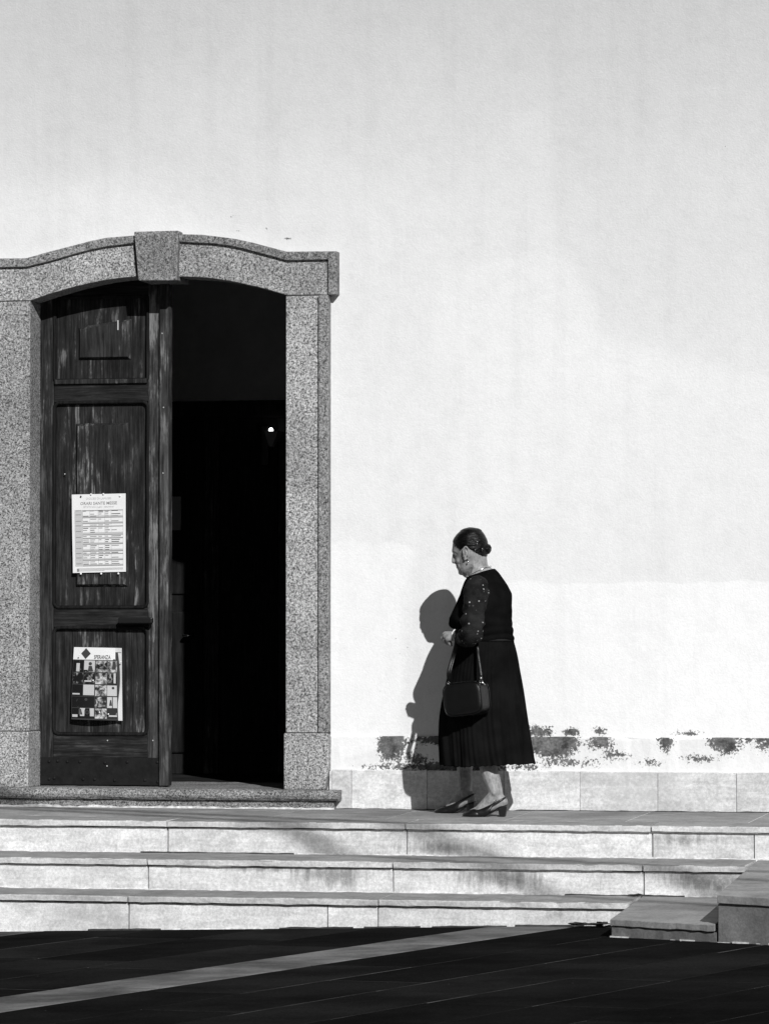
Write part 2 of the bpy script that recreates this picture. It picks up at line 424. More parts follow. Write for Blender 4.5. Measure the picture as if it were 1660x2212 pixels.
# diagonal rows: direction of the pale band
bu0, bu1 = G(0, 2155, ZG, SX), G(1045, 2004, ZG, SX)
bl0, bl1 = G(0, 2188, ZG, SX), G(1255, 2000, ZG, SX)
A0 = Vector((bl0.x, bl0.y)); DV = (Vector((bl1.x, bl1.y)) - A0).normalized(); NV = Vector((DV.y, -DV.x))   # NV points right of the band
def clip_y(poly, ymax):                              # keep Y <= ymax
    out = []
    for i, p in enumerate(poly):
        q = poly[(i + 1) % len(poly)]
        if p[1] <= ymax: out.append(p)
        if (p[1] <= ymax) != (q[1] <= ymax):
            k = (ymax - p[1]) / (q[1] - p[1]); out.append((p[0] + k * (q[0] - p[0]), ymax))
    return out
def paver(name, poly, mat, dz=0.):
    poly = clip_y(poly, -1.985)
    if len(poly) < 3: return None
    n = len(poly); c = Vector((sum(p[0] for p in poly) / n, sum(p[1] for p in poly) / n))
    tx, ty = random.uniform(-.0012, .0012), random.uniform(-.0012, .0012)
    V = [(p[0], p[1], zg(p[0]) + dz + (p[0] - c.x) * tx + (p[1] - c.y) * ty) for p in poly]
    V += [(p[0], p[1], zg(p[0]) - .011) for p in poly]
    F = [tuple(range(n))] + [(i, n + i, n + (i + 1) % n, (i + 1) % n) for i in range(n)]
    return mk(name, V, F, mat, plaza, bevel=.002, seg=1)
def quad(s0, s1, d0, d1):
    return [tuple(A0 + DV * s + NV * d) for s, d in ((s0, d0), (s1, d0), (s1, d1), (s0, d1))]
wb0 = abs((Vector((bu0.x, bu0.y)) - A0).dot(NV)); wb1 = abs((Vector((bu1.x, bu1.y)) - A0).dot(NV)); WB = (wb0 + wb1) / 2
rows = [(-WB - .52 * (k + 1), -WB - .52 * k) for k in range(4)] + [(.46 * k, .46 * (k + 1)) for k in range(9)]
for (d0, d1) in rows:
    s = -3.2 + random.random()
    while s < 7.2:
        L = random.uniform(.95, 1.5); mid = A0 + DV * (s + L / 2) + NV * ((d0 + d1) / 2)
        if -1.9 < mid.x < 4.6 and -8.2 < mid.y < -1.6:
            g = random.choice([.004, .006, .008])
            paver('paving_slab', quad(s + g, s + L - g, d0 + g, d1 - g), M['dark'], random.uniform(0, .0012))
        s += L
s = -2.35
while s < 6.4:
    L = 1.18 + random.uniform(-.05, .05)
    paver('pale_band_slab', quad(s + .004, s + L - .010, -WB + .004, -.010), M['band'], .001)
    s += L

# ================================================================== THE STEPS
steps = empty('church_steps', (0, -1, -.5), 'three long pale stone steps and paved landing below the church door', 'steps')
XL, XR = -4.6, 4.4
ZP = .008
def zp(Y): return ZP + .015 * Y
def xs_at(us, v, Y): return [U(u, v, Y).x for u in us]
G2 = .0035
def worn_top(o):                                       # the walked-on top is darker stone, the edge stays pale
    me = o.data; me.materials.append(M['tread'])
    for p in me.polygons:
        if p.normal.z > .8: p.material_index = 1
def row(name, joints, sec, mat, jit=.0017, gap=G2):
    for a, b in zip(joints[:-1], joints[1:]):
        o = loftx(name, a + gap, b - gap, sec, mat, steps, jit)
        if name == 'edge_slab': worn_top(o)
# landing: back row of pavers, then the edge slabs
yj = G(830, 1770, ZP, 0, .015).y
pj = [XL] + xs_at([-460, -200, 60, 318, 575, 830, 1089, 1350, 1615, 1880, 2140], 1770, yj) + [XR]
row('landing_paver', pj, [(yj + .003, zp(yj) - .03), (.02, zp(0) - .03), (.02, zp(0.02)), (yj + .005, zp(yj)), (yj + .003, zp(yj) - .002)], M['tread'], .0004)
ej = [XL] + xs_at([-680, -160, 360, 875, 1405, 1930], 1782, Y1) + [XR]
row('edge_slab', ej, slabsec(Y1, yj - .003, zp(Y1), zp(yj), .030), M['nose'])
ZA, ZB = -.1702, -.3279                               # heights at the foot of each riser
def tz(Z, Y, Yr): return Z + .015 * (Y - Yr)
rj1 = [XL] + xs_at([-680, -160, 360, 877, 1407, 1627, 1940], 1820, Y1) + [XR]
row('riser_slab', rj1, [(Y1 + .022, ZA - .02), (Y1 + .12, ZA - .02), (Y1 + .12, zp(Y1) - .035), (Y1 + .022, zp(Y1) - .035)], M['riser'], .0012)
ej2 = [XL] + xs_at([-740, -210, 318, 847, 1387], 1862, Y2)
yb2 = Y1 + .018
XB0 = U(1634, 1859, yb2).x                            # where the side block starts at the back
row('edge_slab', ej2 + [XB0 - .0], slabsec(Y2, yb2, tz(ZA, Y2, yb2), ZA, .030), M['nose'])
rj2 = [XL] + xs_at([-740, -210, 318, 847, 1389], 1900, Y2) + [XB0 + .2]
row('riser_slab', rj2, [(Y2 + .022, ZB - .02), (Y2 + .12, ZB - .02), (Y2 + .12, tz(ZA, Y2, yb2) - .035), (Y2 + .022, tz(ZA, Y2, yb2) - .035)], M['riser'], .0012)
yb3 = Y2 + .018
XA0 = U(1387, 1940.5, yb3).x
ej3 = [XL] + xs_at([-790, -260, 276, 817], 1944, Y3) + [XA0 - .004]
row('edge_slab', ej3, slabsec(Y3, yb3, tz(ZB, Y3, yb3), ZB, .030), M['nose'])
rj3 = [XL] + xs_at([-790, -260, 276, 705, 814], 1980, Y3) + [XA0 + .05]
for a, b in zip(rj3[:-1], rj3[1:]):
    loftx('riser_slab', a + .003, b - .003, [(Y3 + .022, -.70), (Y3 + .12, -.70), (Y3 + .12, tz(ZB, Y3, yb3) - .035), (Y3 + .022, tz(ZB, Y3, yb3) - .035)], M['riser'], steps)
# mortar core behind the stones
V = []; F = []
for (ya, yb_, za) in ((Y1 + .034, .3, zp(Y1) - .012), (Y2 + .034, Y1 + .06, ZA - .014), (Y3 + .034, Y2 + .06, ZB - .014)):
    k = len(V); V += boxv(XL, XR, ya, yb_, -1.0, za); F += [tuple(i + k for i in f) for f in BOXF]
mk('mortar_core', V, F, M['mortar'], steps)
loftx('paver_grout', XL, XR, [(yj - .004, zp(yj) - .02), (0, zp(yj) - .02), (0, zp(0) - .0015), (yj - .004, zp(yj - .004) - .0015)], M['palemortar'], steps, 0)
for Yr, zf, xe in ((Y1, ZA, XR), (Y2, ZB, XB0)):          # pale mortar smeared along the foot of each riser
    x_ = XL
    while x_ < xe - .1:
        L_ = min(random.uniform(.25, .9), xe - x_); k_ = random.uniform(.001, .006)
        loftx('mortar_fillet', x_, x_ + L_, [(Yr + .014, zf - .01), (Yr + .03, zf - .01), (Yr + .03, zf + k_ + .003), (Yr + .019, zf + k_)], M['palemortar'] if random.random() < .7 else M['joint'], steps, .0022, .03); x_ += L_ + .001
for (ya, za) in ((Y1, zp(Y1)), (Y2, tz(ZA, Y2, yb2)), (Y3, tz(ZB, Y3, yb3))):    # dark grimy bed joint under each edge slab
    x_ = XL; xe = XR if ya > Y2 - .1 else XA0
    while x_ < xe - .05:
        L_ = min(random.uniform(.15, .8), xe - x_); dk = random.random() < .74
        loftx('bed_joint', x_, x_ + L_ - .001, [(ya + (.026 if dk else .0195), za - .037), (ya + .09, za - .037), (ya + .09, za - .029), (ya + (.026 if dk else .0195), za - .029)], M['joint'] if dk else M['palemortar'], steps, .0018, .03); x_ += L_
# side slabs that jut forward on the right
gA, gB, gC = G(1317, 2025.5, ZG, SX), G(1549, 2037, ZG, SX), G(1660, 2042, ZG, SX)
dr = Vector((gC.x - gA.x, gC.y - gA.y)); gD = Vector((gC.x, gC.y)) + dr * 1.4
zA = U(1317, 1986.5, gA.y).z; zA2 = U(1547, 1998, gB.y).z
zBt = U(1550, 1933, gB.y).z; zBt2 = U(1660, 1940, gC.y).z
print('side slabs', gA, gB, gC, zA, zA2, zBt, zBt2, 'levels', ZA, ZB)
def plate(name, P4, th, mat, bevel=.003, jit=.002):   # P4 top corners (FL, FR, BR, BL); the front edge is uneven
    a, b = Vector(P4[0]), Vector(P4[1]); N = 14; P = []
    for k in range(N + 1):
        p = a.lerp(b, k / N)
        if 0 < k < N: p += Vector((0, random.uniform(-jit, jit), random.uniform(-jit, jit * .4)))
        P.append(p)
    P += [Vector(P4[2]), Vector(P4[3])]; n = len(P)
    V = [tuple(p) for p in P] + [(p.x, p.y + random.uniform(0, jit), p.z - th + random.uniform(-jit, jit)) for p in P]
    F = [tuple(range(n)), tuple(range(2 * n - 1, n - 1, -1))] + [(i, n + i, n + (i + 1) % n, (i + 1) % n) for i in range(n)]
    return mk(name, V, F, mat, steps, bevel=bevel)
zD = zBt2 + (zBt2 - zBt) / (gC.x - gB.x) * (gD.x - gC.x)
plate('side_slab', [(gA.x, gA.y, zA), (gB.x - .012, gB.y, zA2), (XB0 - .012, yb3 + .0, ZB), (XA0, yb3, ZB)], .030, M['tread'])
plate('side_riser', [(gA.x + .004, gA.y + .008, zA - .034), (gB.x - .006, gB.y + .008, zA2 - .036), (gB.x - .006, gB.y + .14, zA2 - .036), (gA.x + .1, gA.y + .14, zA - .034)], .3, M['cheek'], .003)
plate('side_core', [(gA.x + .03, gA.y + .04, zA - .031), (gB.x - .01, gB.y + .04, zA2 - .031), (XB0, yb3 - .02, ZB - .031), (XA0 + .03, yb3 - .02, ZB - .031)], .4, M['mortar'], 0)
plate('side_slab', [(gB.x, gB.y - .008, zBt), (gD.x, gD.y - .008, zD), (gD.x, yb2, ZA - .002), (XB0 + .003, yb2, ZA - .002)], .036, M['tread'])
plate('side_cheek', [(gB.x + .002, gB.y + .004, zBt - .040), (gD.x, gD.y + .004, zD - .040), (gD.x, yb2, ZA - .045), (XB0 + .02, yb2 - .02, ZA - .045)], .5, M['cheek'], .004)

x_ = -2.6
while x_ < XA0:                                           # broken mortar where the lowest riser meets the paving
    L_ = random.uniform(.05, .4)
    if random.random() < .65:
        loftx('mortar_fillet', x_, x_ + L_, [(Y3 + .010, zg(x_) - .01), (Y3 + .03, zg(x_) - .01), (Y3 + .03, zg(x_) + .009), (Y3 + .018, zg(x_) + .006)], M['palemortar'] if random.random() < .55 else M['joint'], steps, .0022, .03, lambda x, a=x_: SX * (x - a))
    x_ += L_ + random.uniform(0, .1)
d_ = Vector((gC.x - gA.x, gC.y - gA.y, 0)); k_ = 0.
while k_ < 1.3:                                           # broken mortar along the foot of the side blocks
    L_ = random.uniform(.03, .14); a_ = Vector((gA.x, gA.y, 0)) + d_ * k_; b_ = Vector((gA.x, gA.y, 0)) + d_ * (k_ + L_)
    if random.random() < .6:
        hh = random.uniform(.003, .008); dp = random.uniform(.004, .014); q_ = Vector((0, 1, 0))
        V = [a_ - q_ * dp, b_ - q_ * dp * .6, b_ + q_ * .02, a_ + q_ * .02]; V = [(p.x, p.y, zg(p.x) - .004) for p in V] + [(p.x, p.y + .002, zg(p.x) + hh) for p in V]
        mk('mortar_fillet', V, BOXF, M['palemortar'] if random.random() < .6 else M['joint'], steps)
    k_ += L_ + random.uniform(.0, .05)
# ================================================================== THE CHURCH
church = empty('church_facade', (0, 0.2, 0), 'whitewashed church wall with granite framed arched doorway and flaking base', 'building')
JF = -.045                                             # face of the granite jambs
xr_in = U(617, 1100, JF).x; xr_out = U(710, 1100, JF).x; xr_gr = U(689, 1100, JF).x
xl_in = U(64, 1100, JF).x; jw = xr_out - xr_in; xl_out = xl_in - jw; xl_gr = xl_in - (xr_gr - xr_in)
zs = U(500, 1704, -.05).z                              # top of the door sill
hx0, hx1 = xl_in - .09, xr_in + .09; hz = U(300, 580, 0).z
WX0, WX1, WZ1, WT = -9., 9., 7.6, .48
V = []; F = []
prism([(WX0, -1.3), (hx0, -1.3), (hx0, hz), (hx1, hz), (hx1, -1.3), (WX1, -1.3), (WX1, WZ1), (WX0, WZ1)], 0, WT, V, F)
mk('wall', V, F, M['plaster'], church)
zband = U(1200, 1592, 0).z; zpl = U(1200, 1666.5, -.02).z
for a, b in ((xr_out + .002, WX1), (WX0, xl_out - .002)):
    loftx('plaster_band', a, b, [(-.012, zpl - .05), (.01, zpl - .05), (.01, zband), (-.004, zband), (-.011, zband - .006)], M['flaking'], church, .002, .05)
# plinth stones
pl = [xr_out + .012] + xs_at([759, 922, 1088, 1252, 1420, 1590, 1760, 1930, 2100, 2270], 1710, -.035) + [WX1]
for a, b in zip(pl[:-1], pl[1:]):
    loftx('plinth_stone', a + .002, b - .002, [(-.034, -.03), (.01, -.03), (.01, zpl), (-.030, zpl), (-.034, zpl - .004)], M['plinth'], church, .0012)
for a, b in ((WX0, -4.4), (-4.4, -3.6), (-3.6, -2.95), (-2.95, xl_out - .09)):
    loftx('plinth_stone', a + .002, b - .002, [(-.034, -.03), (.01, -.03), (.01, zpl), (-.030, zpl), (-.034, zpl - .004)], M['plinth'], church, .0012)
box('plinth_mortar', xr_out, WX1, -.027, -.005, -.02, zpl - .006, M['palemortar'], church)
loftx('base_joint', xr_out + .03, XR, [(-.039, zp(-.04) - .01), (-.03, zp(-.03) - .01), (-.03, zp(-.03) + .004), (-.039, zp(-.04) + .003)], M['joint'], church, .003, .04)
# granite door surround
sur = bpy.data.objects.new('door_surround', None); COL.objects.link(sur); sur.parent = church; sur['label'] = 'speckled granite door surround'
YB = .145
def uvp(pts, Y): return [(U(u, v, Y).x, U(u, v, Y).z) for u, v in pts]
OR = [(384, 505), (437, 506.5), (506, 515), (545, 523.5), (575, 531.5), (619, 543), (727, 542), (727, 636)]
GR = [(384, 522), (460, 525.6), (500, 531), (529, 537.5), (575, 550), (619, 562), (708, 560), (708, 636)]
IR = [(617, 637), (585, 627), (552, 618.5), (505, 608), (460, 601), (420, 598), (384, 597)]
OLf = [(290, 508), (230, 513), (195, 520), (161, 529), (106, 543), (57, 557), (-46, 558.5), (-46, 652)]
GLf = [(288, 525), (230, 532), (195, 539), (161, 548), (106, 564), (57, 576), (-26, 577.5), (-26, 652)]
IL = [(65, 649), (106, 635), (161, 619), (200, 610), (230, 604), (265, 599.5), (295, 597)]
def lintel(O_, G_, I_):
    mid = [((a[0] + b[0]) / 2, (a[1] + b[1]) / 2) for a, b in zip(O_, G_)]
    V = []; F = []
    prism(uvp(mid + I_, JF), JF, YB, V, F)
    k = len(F); prism(uvp(O_ + G_[::-1], JF - .02), JF - .02, YB - .01, V, F)
    return mk('lintel_stone', V, F, None, sur, bevel=.004, mats=[M['granite'], M['granited']], fm=[0] * k + [1] * (len(F) - k))
lintel(OR, GR, IR); lintel(OLf, GLf, IL)
V = []; F = []
prism(uvp([(289, 500), (385, 497.5), (381.5, 605.5), (298.5, 606)], JF - .045), JF - .045, YB + .02, V, F)
mk('keystone', V, F, M['granited'], sur, bevel=.006)
zj = U(660, 637.5, JF).z; zbj = U(660, 1584, JF).z
def jamb(xi, xg, xo, zt):
    V = []; F = []; xm = (xg + xo) / 2
    prism([(xi, zbj + .003), (xm, zbj + .003), (xm, zt), (xi, zt)], JF, YB, V, F)
    k = len(F); prism([(xg, zbj + .003), (xo, zbj + .003), (xo, zt), (xg, zt)], JF - .02, YB - .01, V, F)
    mk('jamb_stone', V, F, None, sur, bevel=.004, mats=[M['granite'], M['granited']], fm=[0] * k + [1] * (len(F) - k))
    s_ = 1 if xo > xi else -1
    V = []; F = []; xo2 = xo + s_ * .003; xi2 = xi - s_ * .004; z0 = zs - .002
    prism([(xi2, z0), (xo2 - s_ * .02, z0), (xo2 - s_ * .012, z0 + .06), (xo2, z0 + .10), (xo2, zbj - .06), (xo2 - s_ * .004, zbj), (xi2, zbj)], JF - .027, YB + .005, V, F)
    mk('base_block', V, F, M['granite'], sur, bevel=.006)
jamb(xr_in, xr_gr, xr_out, zj); jamb(xl_in, xl_gr, xl_out, U(30, 650, JF).z)
for zz, x0_, x1_ in ((zj, xr_in + .004, xr_out), (U(30, 650, JF).z, xl_out, xl_in - .004), (zbj + .0015, xr_in + .003, xr_out), (zbj + .0015, xl_out, xl_in - .003)):
    box('stone_joint', x0_, x1_, JF - .0005, YB - .02, zz - .0032, zz + .0032, M['joint'], sur)
# sill with a rounded edge over a set-back course
xs1 = U(729, 1722, -.13).x; xs0 = xl_out - .06
loftx('sill', xs0, xs1, [(-.100, zs - .060), (.9, zs - .060), (.9, zs - .001), (-.095, zs - .001), (-.115, zs - .006), (-.128, zs - .018), (-.132, zs - .032), (-.126, zs - .046), (-.115, zs - .056)], M['granited'], sur, .002, .06)
loftx('sill_course', xs0 + .02, xs1 - .03, [(-.096, -.05), (.3, -.05), (.3, zs - .062), (-.096, zs - .062)], M['granited'], sur, .003, .06)
loftx('sill_mortar', xs0 + .02, xs1 - .025, [(-.112, zp(-.11) - .01), (-.09, zp(-.09) - .01), (-.09, zp(-.09) + .010), (-.108, zp(-.1) + .005)], M['palemortar'], sur, .006, .03)

# ---- door leaves
LY = .155
xleaf0 = xl_in - .035
def PX(u): return U(u, 1200, LY).x - xleaf0            # distance from the hinge
def PZ(v): return U(220, v, LY).z
def door_leaf(mapf, full):
    leaf = bpy.data.objects.new('door_leaf', None); COL.objects.link(leaf); leaf.parent = church
    leaf['label'] = 'weathered dark wooden door leaf' if full else 'open dark wooden door leaf'
    def pc(name, V, F, mat, bevel=.003, smooth=False): return mk(name, [mapf(*v) for v in V], F, mat, leaf, bevel=bevel, smooth=smooth)
    def bx_(name, s0, s1, z0, z1, y0, y1, mat, bevel=.003): return pc(name, boxv(s0, s1, y0, y1, z0, z1), BOXF, mat, bevel)
    zb, zt = zs + .004, hz - .02
    sL0, sL1 = 0., PX(115.5); sR0, sR1 = PX(319), PX(346.5); sE = PX(366.5)
    bx_('stile', sL0, sL1, zb, zt, 0, .05, M['wood'])
    bx_('stile', sR0, sR1, zb, zt, 0, .05, M['woods'])
    bx_('meeting_strip', sR1 + .001, sE, zb, zt, -.030, .05, M['woods'], .005)
    rails = [(1587, 1637, 0), (1313, 1355, 0), (822, 868, 0), (560, 640, 0)]
    for a, b, y in rails: bx_('rail', sL1 + .001, sR0 - .001, PZ(b), PZ(a), .002, .048, M['woodh'])
    bx_('rail', sL1 + .001, sR0 - .001, zb, PZ(1638), .002, .048, M['woodh'])
    pans = [(640, 822), (868, 1313), (1355, 1587)]
    for a, b in pans: bx_('panel', sL1 - .01, sR0 + .01, PZ(b) - .01, PZ(a) + .01, .020, .036, M['woodp'], 0)
    def field(u0, u1, v0l, v0r, v1):                   # raised field with sloping margins
        e = .016
        def q(ea, y): return [(PX(u0) - ea, y, PZ(v1) - ea), (PX(u1) + ea, y, PZ(v1) - ea), (PX(u1) + ea, y, PZ(v0r) + ea), (PX(u0) - ea, y, PZ(v0l) + ea)]
        pc('raised_field', q(e, .022) + q(0, -.004), BOXF, M['woodf'], .002)
    field(172, 275, 711, 695, 771); field(167, 269, 920, 919, 1262)
    def frame(a, b, rr):                               # bolection moulding with rounded corners
        s0, s1, z0, z1 = sL1 + .002, sR0 - .002, PZ(b) + .002, PZ(a) - .002
        pts = []
        for cx, cz, a0 in ((s1 - rr, z1 - rr, 0), (s0 + rr, z1 - rr, 90), (s0 + rr, z0 + rr, 180), (s1 - rr, z0 + rr, 270)):
            for k in range(6):
                th = R(a0 + k * 18); pts.append((cx + rr * math.cos(th), .006, cz + rr * math.sin(th)))
        v, f = tubev(pts, (.013, .011), 8, True, (0, 1, 0)); pc('moulding', v, f, M['woodd'], 0, True)
    frame(868, 1313, .03); frame(1355, 1587, .03); frame(640, 822, .012)
    # small shelf moulding over the upper rail
    bx_('rail_cap', sL1 + .004, sR0 - .004, PZ(829), PZ(819), -.014, .01, M['woodp'], .004)
    if full:
        bx_('kick_plate', sL0, sR1 - .002, zb + .002, PZ(1636.5), -.006, -.0005, M['iron'], .001)
        for u, v in [(126, 1645), (147, 1646), (174, 1646), (228, 1648), (276, 1646), (341, 1646), (108, 1646), (119, 1682), (181, 1684), (206, 1684), (249, 1686), (314, 1685), (342, 1688), (108, 1684)]:
            vv = []; ff = []; ellips((PX(u), -.005, PZ(v)), .0095, .007, .0095, vv, ff, 10); pc('stud', vv, ff, M['iron'], 0, True)
        bx_('door_handle', PX(262), PX(335), PZ(1347), PZ(1334), -.062, -.034, M['black'], .006)
        for u in (268, 328): bx_('handle_post', PX(u) - .009, PX(u) + .009, PZ(1345), PZ(1336), -.036, .004, M['black'], .002)
    return leaf
leaf = door_leaf(lambda s, y, z: (xleaf0 + s, LY + y, z), True)
xh = xr_in + .035
door_leaf(lambda s, y, z: (xh + y + s * .04, LY + .06 + s, z), False)
# ---- inside: floor, inner wooden screen, nave
inn = bpy.data.objects.new('interior', None); COL.objects.link(inn); inn.parent = church
k = 0
for yy in [(.9, 1.25), (1.25, 1.6), (1.6, 1.95), (1.95, 2.3), (2.3, 2.7)]:
    xx = -3.2 + random.random() * .3
    while xx < .6:
        box('floor_board', xx + .002, xx + .9 - .002, yy[0] + .002, yy[1] - .002, zs - .05, zs - .004 - random.random() * .001, M['woodh'], inn); xx += .9
box('nave_floor', -6, 6, .44, 12, -.3, zs - .008, M['cheek'], inn)
YS = 2.12
zsc = U(500, 866, YS).z
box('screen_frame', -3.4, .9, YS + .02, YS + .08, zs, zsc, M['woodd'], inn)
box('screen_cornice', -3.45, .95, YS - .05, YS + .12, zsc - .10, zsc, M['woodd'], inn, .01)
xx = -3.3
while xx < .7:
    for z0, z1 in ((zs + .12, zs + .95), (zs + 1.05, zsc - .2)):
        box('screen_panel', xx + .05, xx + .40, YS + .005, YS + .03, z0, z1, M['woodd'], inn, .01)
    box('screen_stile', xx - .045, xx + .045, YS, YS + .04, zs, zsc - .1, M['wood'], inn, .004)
    xx += .45
NW = M['plasterin'] = m_plain('nave_plaster', .85, .9, .1, .1, 2)
V = []; F = []
for q in (boxv(-6, 6, 11.9, 12.1, -1, 7.6), *[boxv(-6.1, -5.9, a_, b_, -1, 7.6) for a_, b_ in ((WT, 3.2), (5.2, 6.8), (8.8, 12))], *[boxv(-6.1, -5.9, a_, b_, c_, d_) for a_, b_ in ((3.2, 5.2), (6.8, 8.8)) for c_, d_ in ((-1, 2.8), (7., 7.6))], boxv(5.9, 6.1, WT, 12, -1, 7.6), boxv(-9, 9, 0.01, 12.1, 7.61, 7.8)):  # gaps added in the unseen left wall to let sky light brighten the nave
    kk = len(V); V += q; F += [tuple(i + kk for i in f) for f in BOXF]
mk('nave_wall', V, F, NW, inn)
# paper pinned on the screen, and a brass push plate
a, b = U(376, 1072, YS - .03), U(388, 1145, YS - .03)
o = box('paper_notice', a.x - .06, b.x, YS - .006, YS - .003, b.z, a.z, M['inkmid'], None)
tag(o, 'small pale paper notice on the dark inner screen behind the door', 'notice')
a, b = U(396, 1373, YS - .05), U(411, 1378, YS - .05)
o = tube('screen_handle', [(a.x, YS - .0, a.z), (a.x, YS - .05, a.z), (b.x, YS - .05, a.z), (b.x, YS, a.z)], .008, M['metal'], inn)
# lit wall lamp
c = U(585, 930, YS - .09)
lamp = empty('wall_lamp', (c.x, YS, c.z - .12), 'small lit wall lamp with wedge shade inside the dark doorway', 'lamp')
box('back_plate', c.x - .07, c.x - .03, YS - .035, YS + .005, c.z - .20, c.z + .03, M['black'], lamp, .004)
V = [(c.x - .03, YS - .14, c.z - .005), (c.x + .055, YS - .14, c.z - .005), (c.x + .055, YS, c.z - .005), (c.x - .03, YS, c.z - .005),
     (c.x - .028, YS - .03, c.z - .09), (c.x - .005, YS - .03, c.z - .09), (c.x - .005, YS, c.z - .09), (c.x - .028, YS, c.z - .09)]
mk('shade', V, BOXF, M['inkmid'], lamp, bevel=.003)
tb = NT('lit_bulb'); tb.b.inputs['Emission Color'].default_value = (1, 1, 1, 1); tb.b.inputs['Emission Strength'].default_value = 5.0; tb.col(.8)
V = []; F = []; ellips((c.x, YS - .09, c.z + .002), .0135, .0135, .015, V, F, 16); mk('bulb', V, F, tb.m, lamp, smooth=True)

# ---- notices on the door leaf
def text_mesh(name, s, size, mapf, mat, parent, align='CENTER', bold=0., sx=1.):
    cu = bpy.data.curves.new(name, 'FONT'); cu.body = s; cu.size = size; cu.align_x = align; cu.offset = bold; cu.resolution_u = 2
    t_ = bpy.data.objects.new('tmp', cu); COL.objects.link(t_)
    dg = bpy.context.evaluated_depsgraph_get(); me = bpy.data.meshes.new_from_object(t_.evaluated_get(dg))
    V = [mapf(v.co.x * sx, v.co.y) for v in me.vertices]; F = [tuple(p.vertices) for p in me.polygons]
    bpy.data.objects.remove(t_); bpy.data.meshes.remove(me)
    return mk(name, V, F, mat, parent)
def sheet(name, mapf, s0, s1, t0, t1, mat, parent, n=6, mm=6):
    V = []; F = []
    for j in range(mm + 1):
        for i in range(n + 1): V.append(mapf(s0 + (s1 - s0) * i / n, t0 + (t1 - t0) * j / mm))
    for j in range(mm):
        for i in range(n):
            a = j * (n + 1) + i; F.append((a, a + 1, a + n + 2, a + n + 1))
    return mk(name, V, F, mat, parent, smooth=True)
P1 = [U(u, v, LY - .012) for u, v in ((155, 1068.4), (271.4, 1065.8), (272, 1235), (157.8, 1237.8))]
def map1(off):
    def f(s, t):                                       # s,t in 0..1 from top-left
        p = P1[0].lerp(P1[1], s).lerp(P1[3].lerp(P1[2], s), t)
        bow = .004 * math.sin(math.pi * t) * (1 - .5 * s) + .006 * max(0, t - .85) * 4 * (1 - s)
        return (p.x, p.y - bow - off, p.z)
    return f
n1 = empty('mass_timetable', P1[3], 'white mass timetable sheet pinned to the middle door panel', 'notice')
sheet('paper_sheet', map1(0), 0, 1, 0, 1, M['paper'], n1, 8, 12)
W1 = (P1[1] - P1[0]).length; H1 = (P1[3] - P1[0]).length
def tx1(name, s, t, size, mat=M['inkmid'], cx=.5, bold=0., sx=1., al='CENTER'):
    return text_mesh(name, s, size, lambda x, y: map1(.0015)(cx + x / W1, t - y / H1), mat, n1, al, bold, sx)
tx1('printed_heading', 'DIOCESI DI LANUSEI', .068, .0155, M['inklight'])
tx1('printed_title', 'ORARI SANTE MESSE', .135, .0225, M['inkmid'], .5, .0002)
tx1('printed_subtitle', 'ESTATE 2022 (luglio - settembre)', .172, .0125, M['inklight'])
rows1 = [(.20, .215, .3), (.215, .305, .5), (.305, .38, .3), (.38, .42, .4), (.42, .525, .25), (.525, .57, .35), (.57, .645, .3), (.645, .735, .45), (.735, .77, .3), (.77, .85, .45), (.85, .92, .3)]
cols1 = [.20, .335, .49, .61, .73, .95]
V = []; F = []; fm = []
def q1(s0, s1, t0, t1, mi, off=.0012):
    f = map1(off); k = len(V); V.extend([f(s0, t0), f(s1, t0), f(s1, t1), f(s0, t1)]); F.append((k, k + 1, k + 2, k + 3)); fm.append(mi)
for (t0, t1, d) in rows1:
    q1(.05, .20, t0 + .002, t1 - .002, 0, .0010)
    q1(.20, .95, t1 - .35 * (t1 - t0), t1 - .004, 0, .0010)
    q1(.20, .95, t1 - .010, t1 - .002, 1, .0014)
    for a, b in zip(cols1[:-1], cols1[1:]):
        n_ = max(1, int((t1 - t0) / .028))
        for k_ in range(n_):
            if random.random() < .75: q1(a + .008, a + .008 + (b - a) * random.uniform(.4, .8), t0 + .010 + k_ * .026, t0 + .017 + k_ * .026, 1 if random.random() < .6 else 2, .0018)
    q1(.07, .17, (t0 + t1) / 2 - .004, (t0 + t1) / 2 + .004, 1, .0018)
for cc in cols1: q1(cc - .0015, cc + .0015, .2, .92, 1, .0020)
for k_ in range(3): q1(.08, .95 if k_ < 2 else .6, .945 + k_ * .014, .951 + k_ * .014, 0, .0018)
mk('printed_table', V, F, None, n1, mats=[M['inklight'], M['inkmid'], M['ink']], fm=fm)
V = []; F = []; fm = []; q1(.08, .12, .945, .985, 0); mk('printed_emblem', V, F, M['ink'], n1)
def tack(parent, p, mat, r=.006):
    V = []; F = []; ellips(p, r, r * .7, r, V, F, 10); mk('tack', V, F, mat, parent, smooth=True)
for u, v in ((174.5, 1239.5), (218.5, 1239.3), (255.5, 1239)): tack(n1, U(u, v, LY - .018), M['tack'], .0058)
for u, v in ((196.5, 1067.5), (223, 1067), (259, 1071)): tack(n1, U(u, v, LY - .018), M['tack'], .005)
tack(n1, U(174.5, 1072.5, LY - .018), M['ink'], .005)

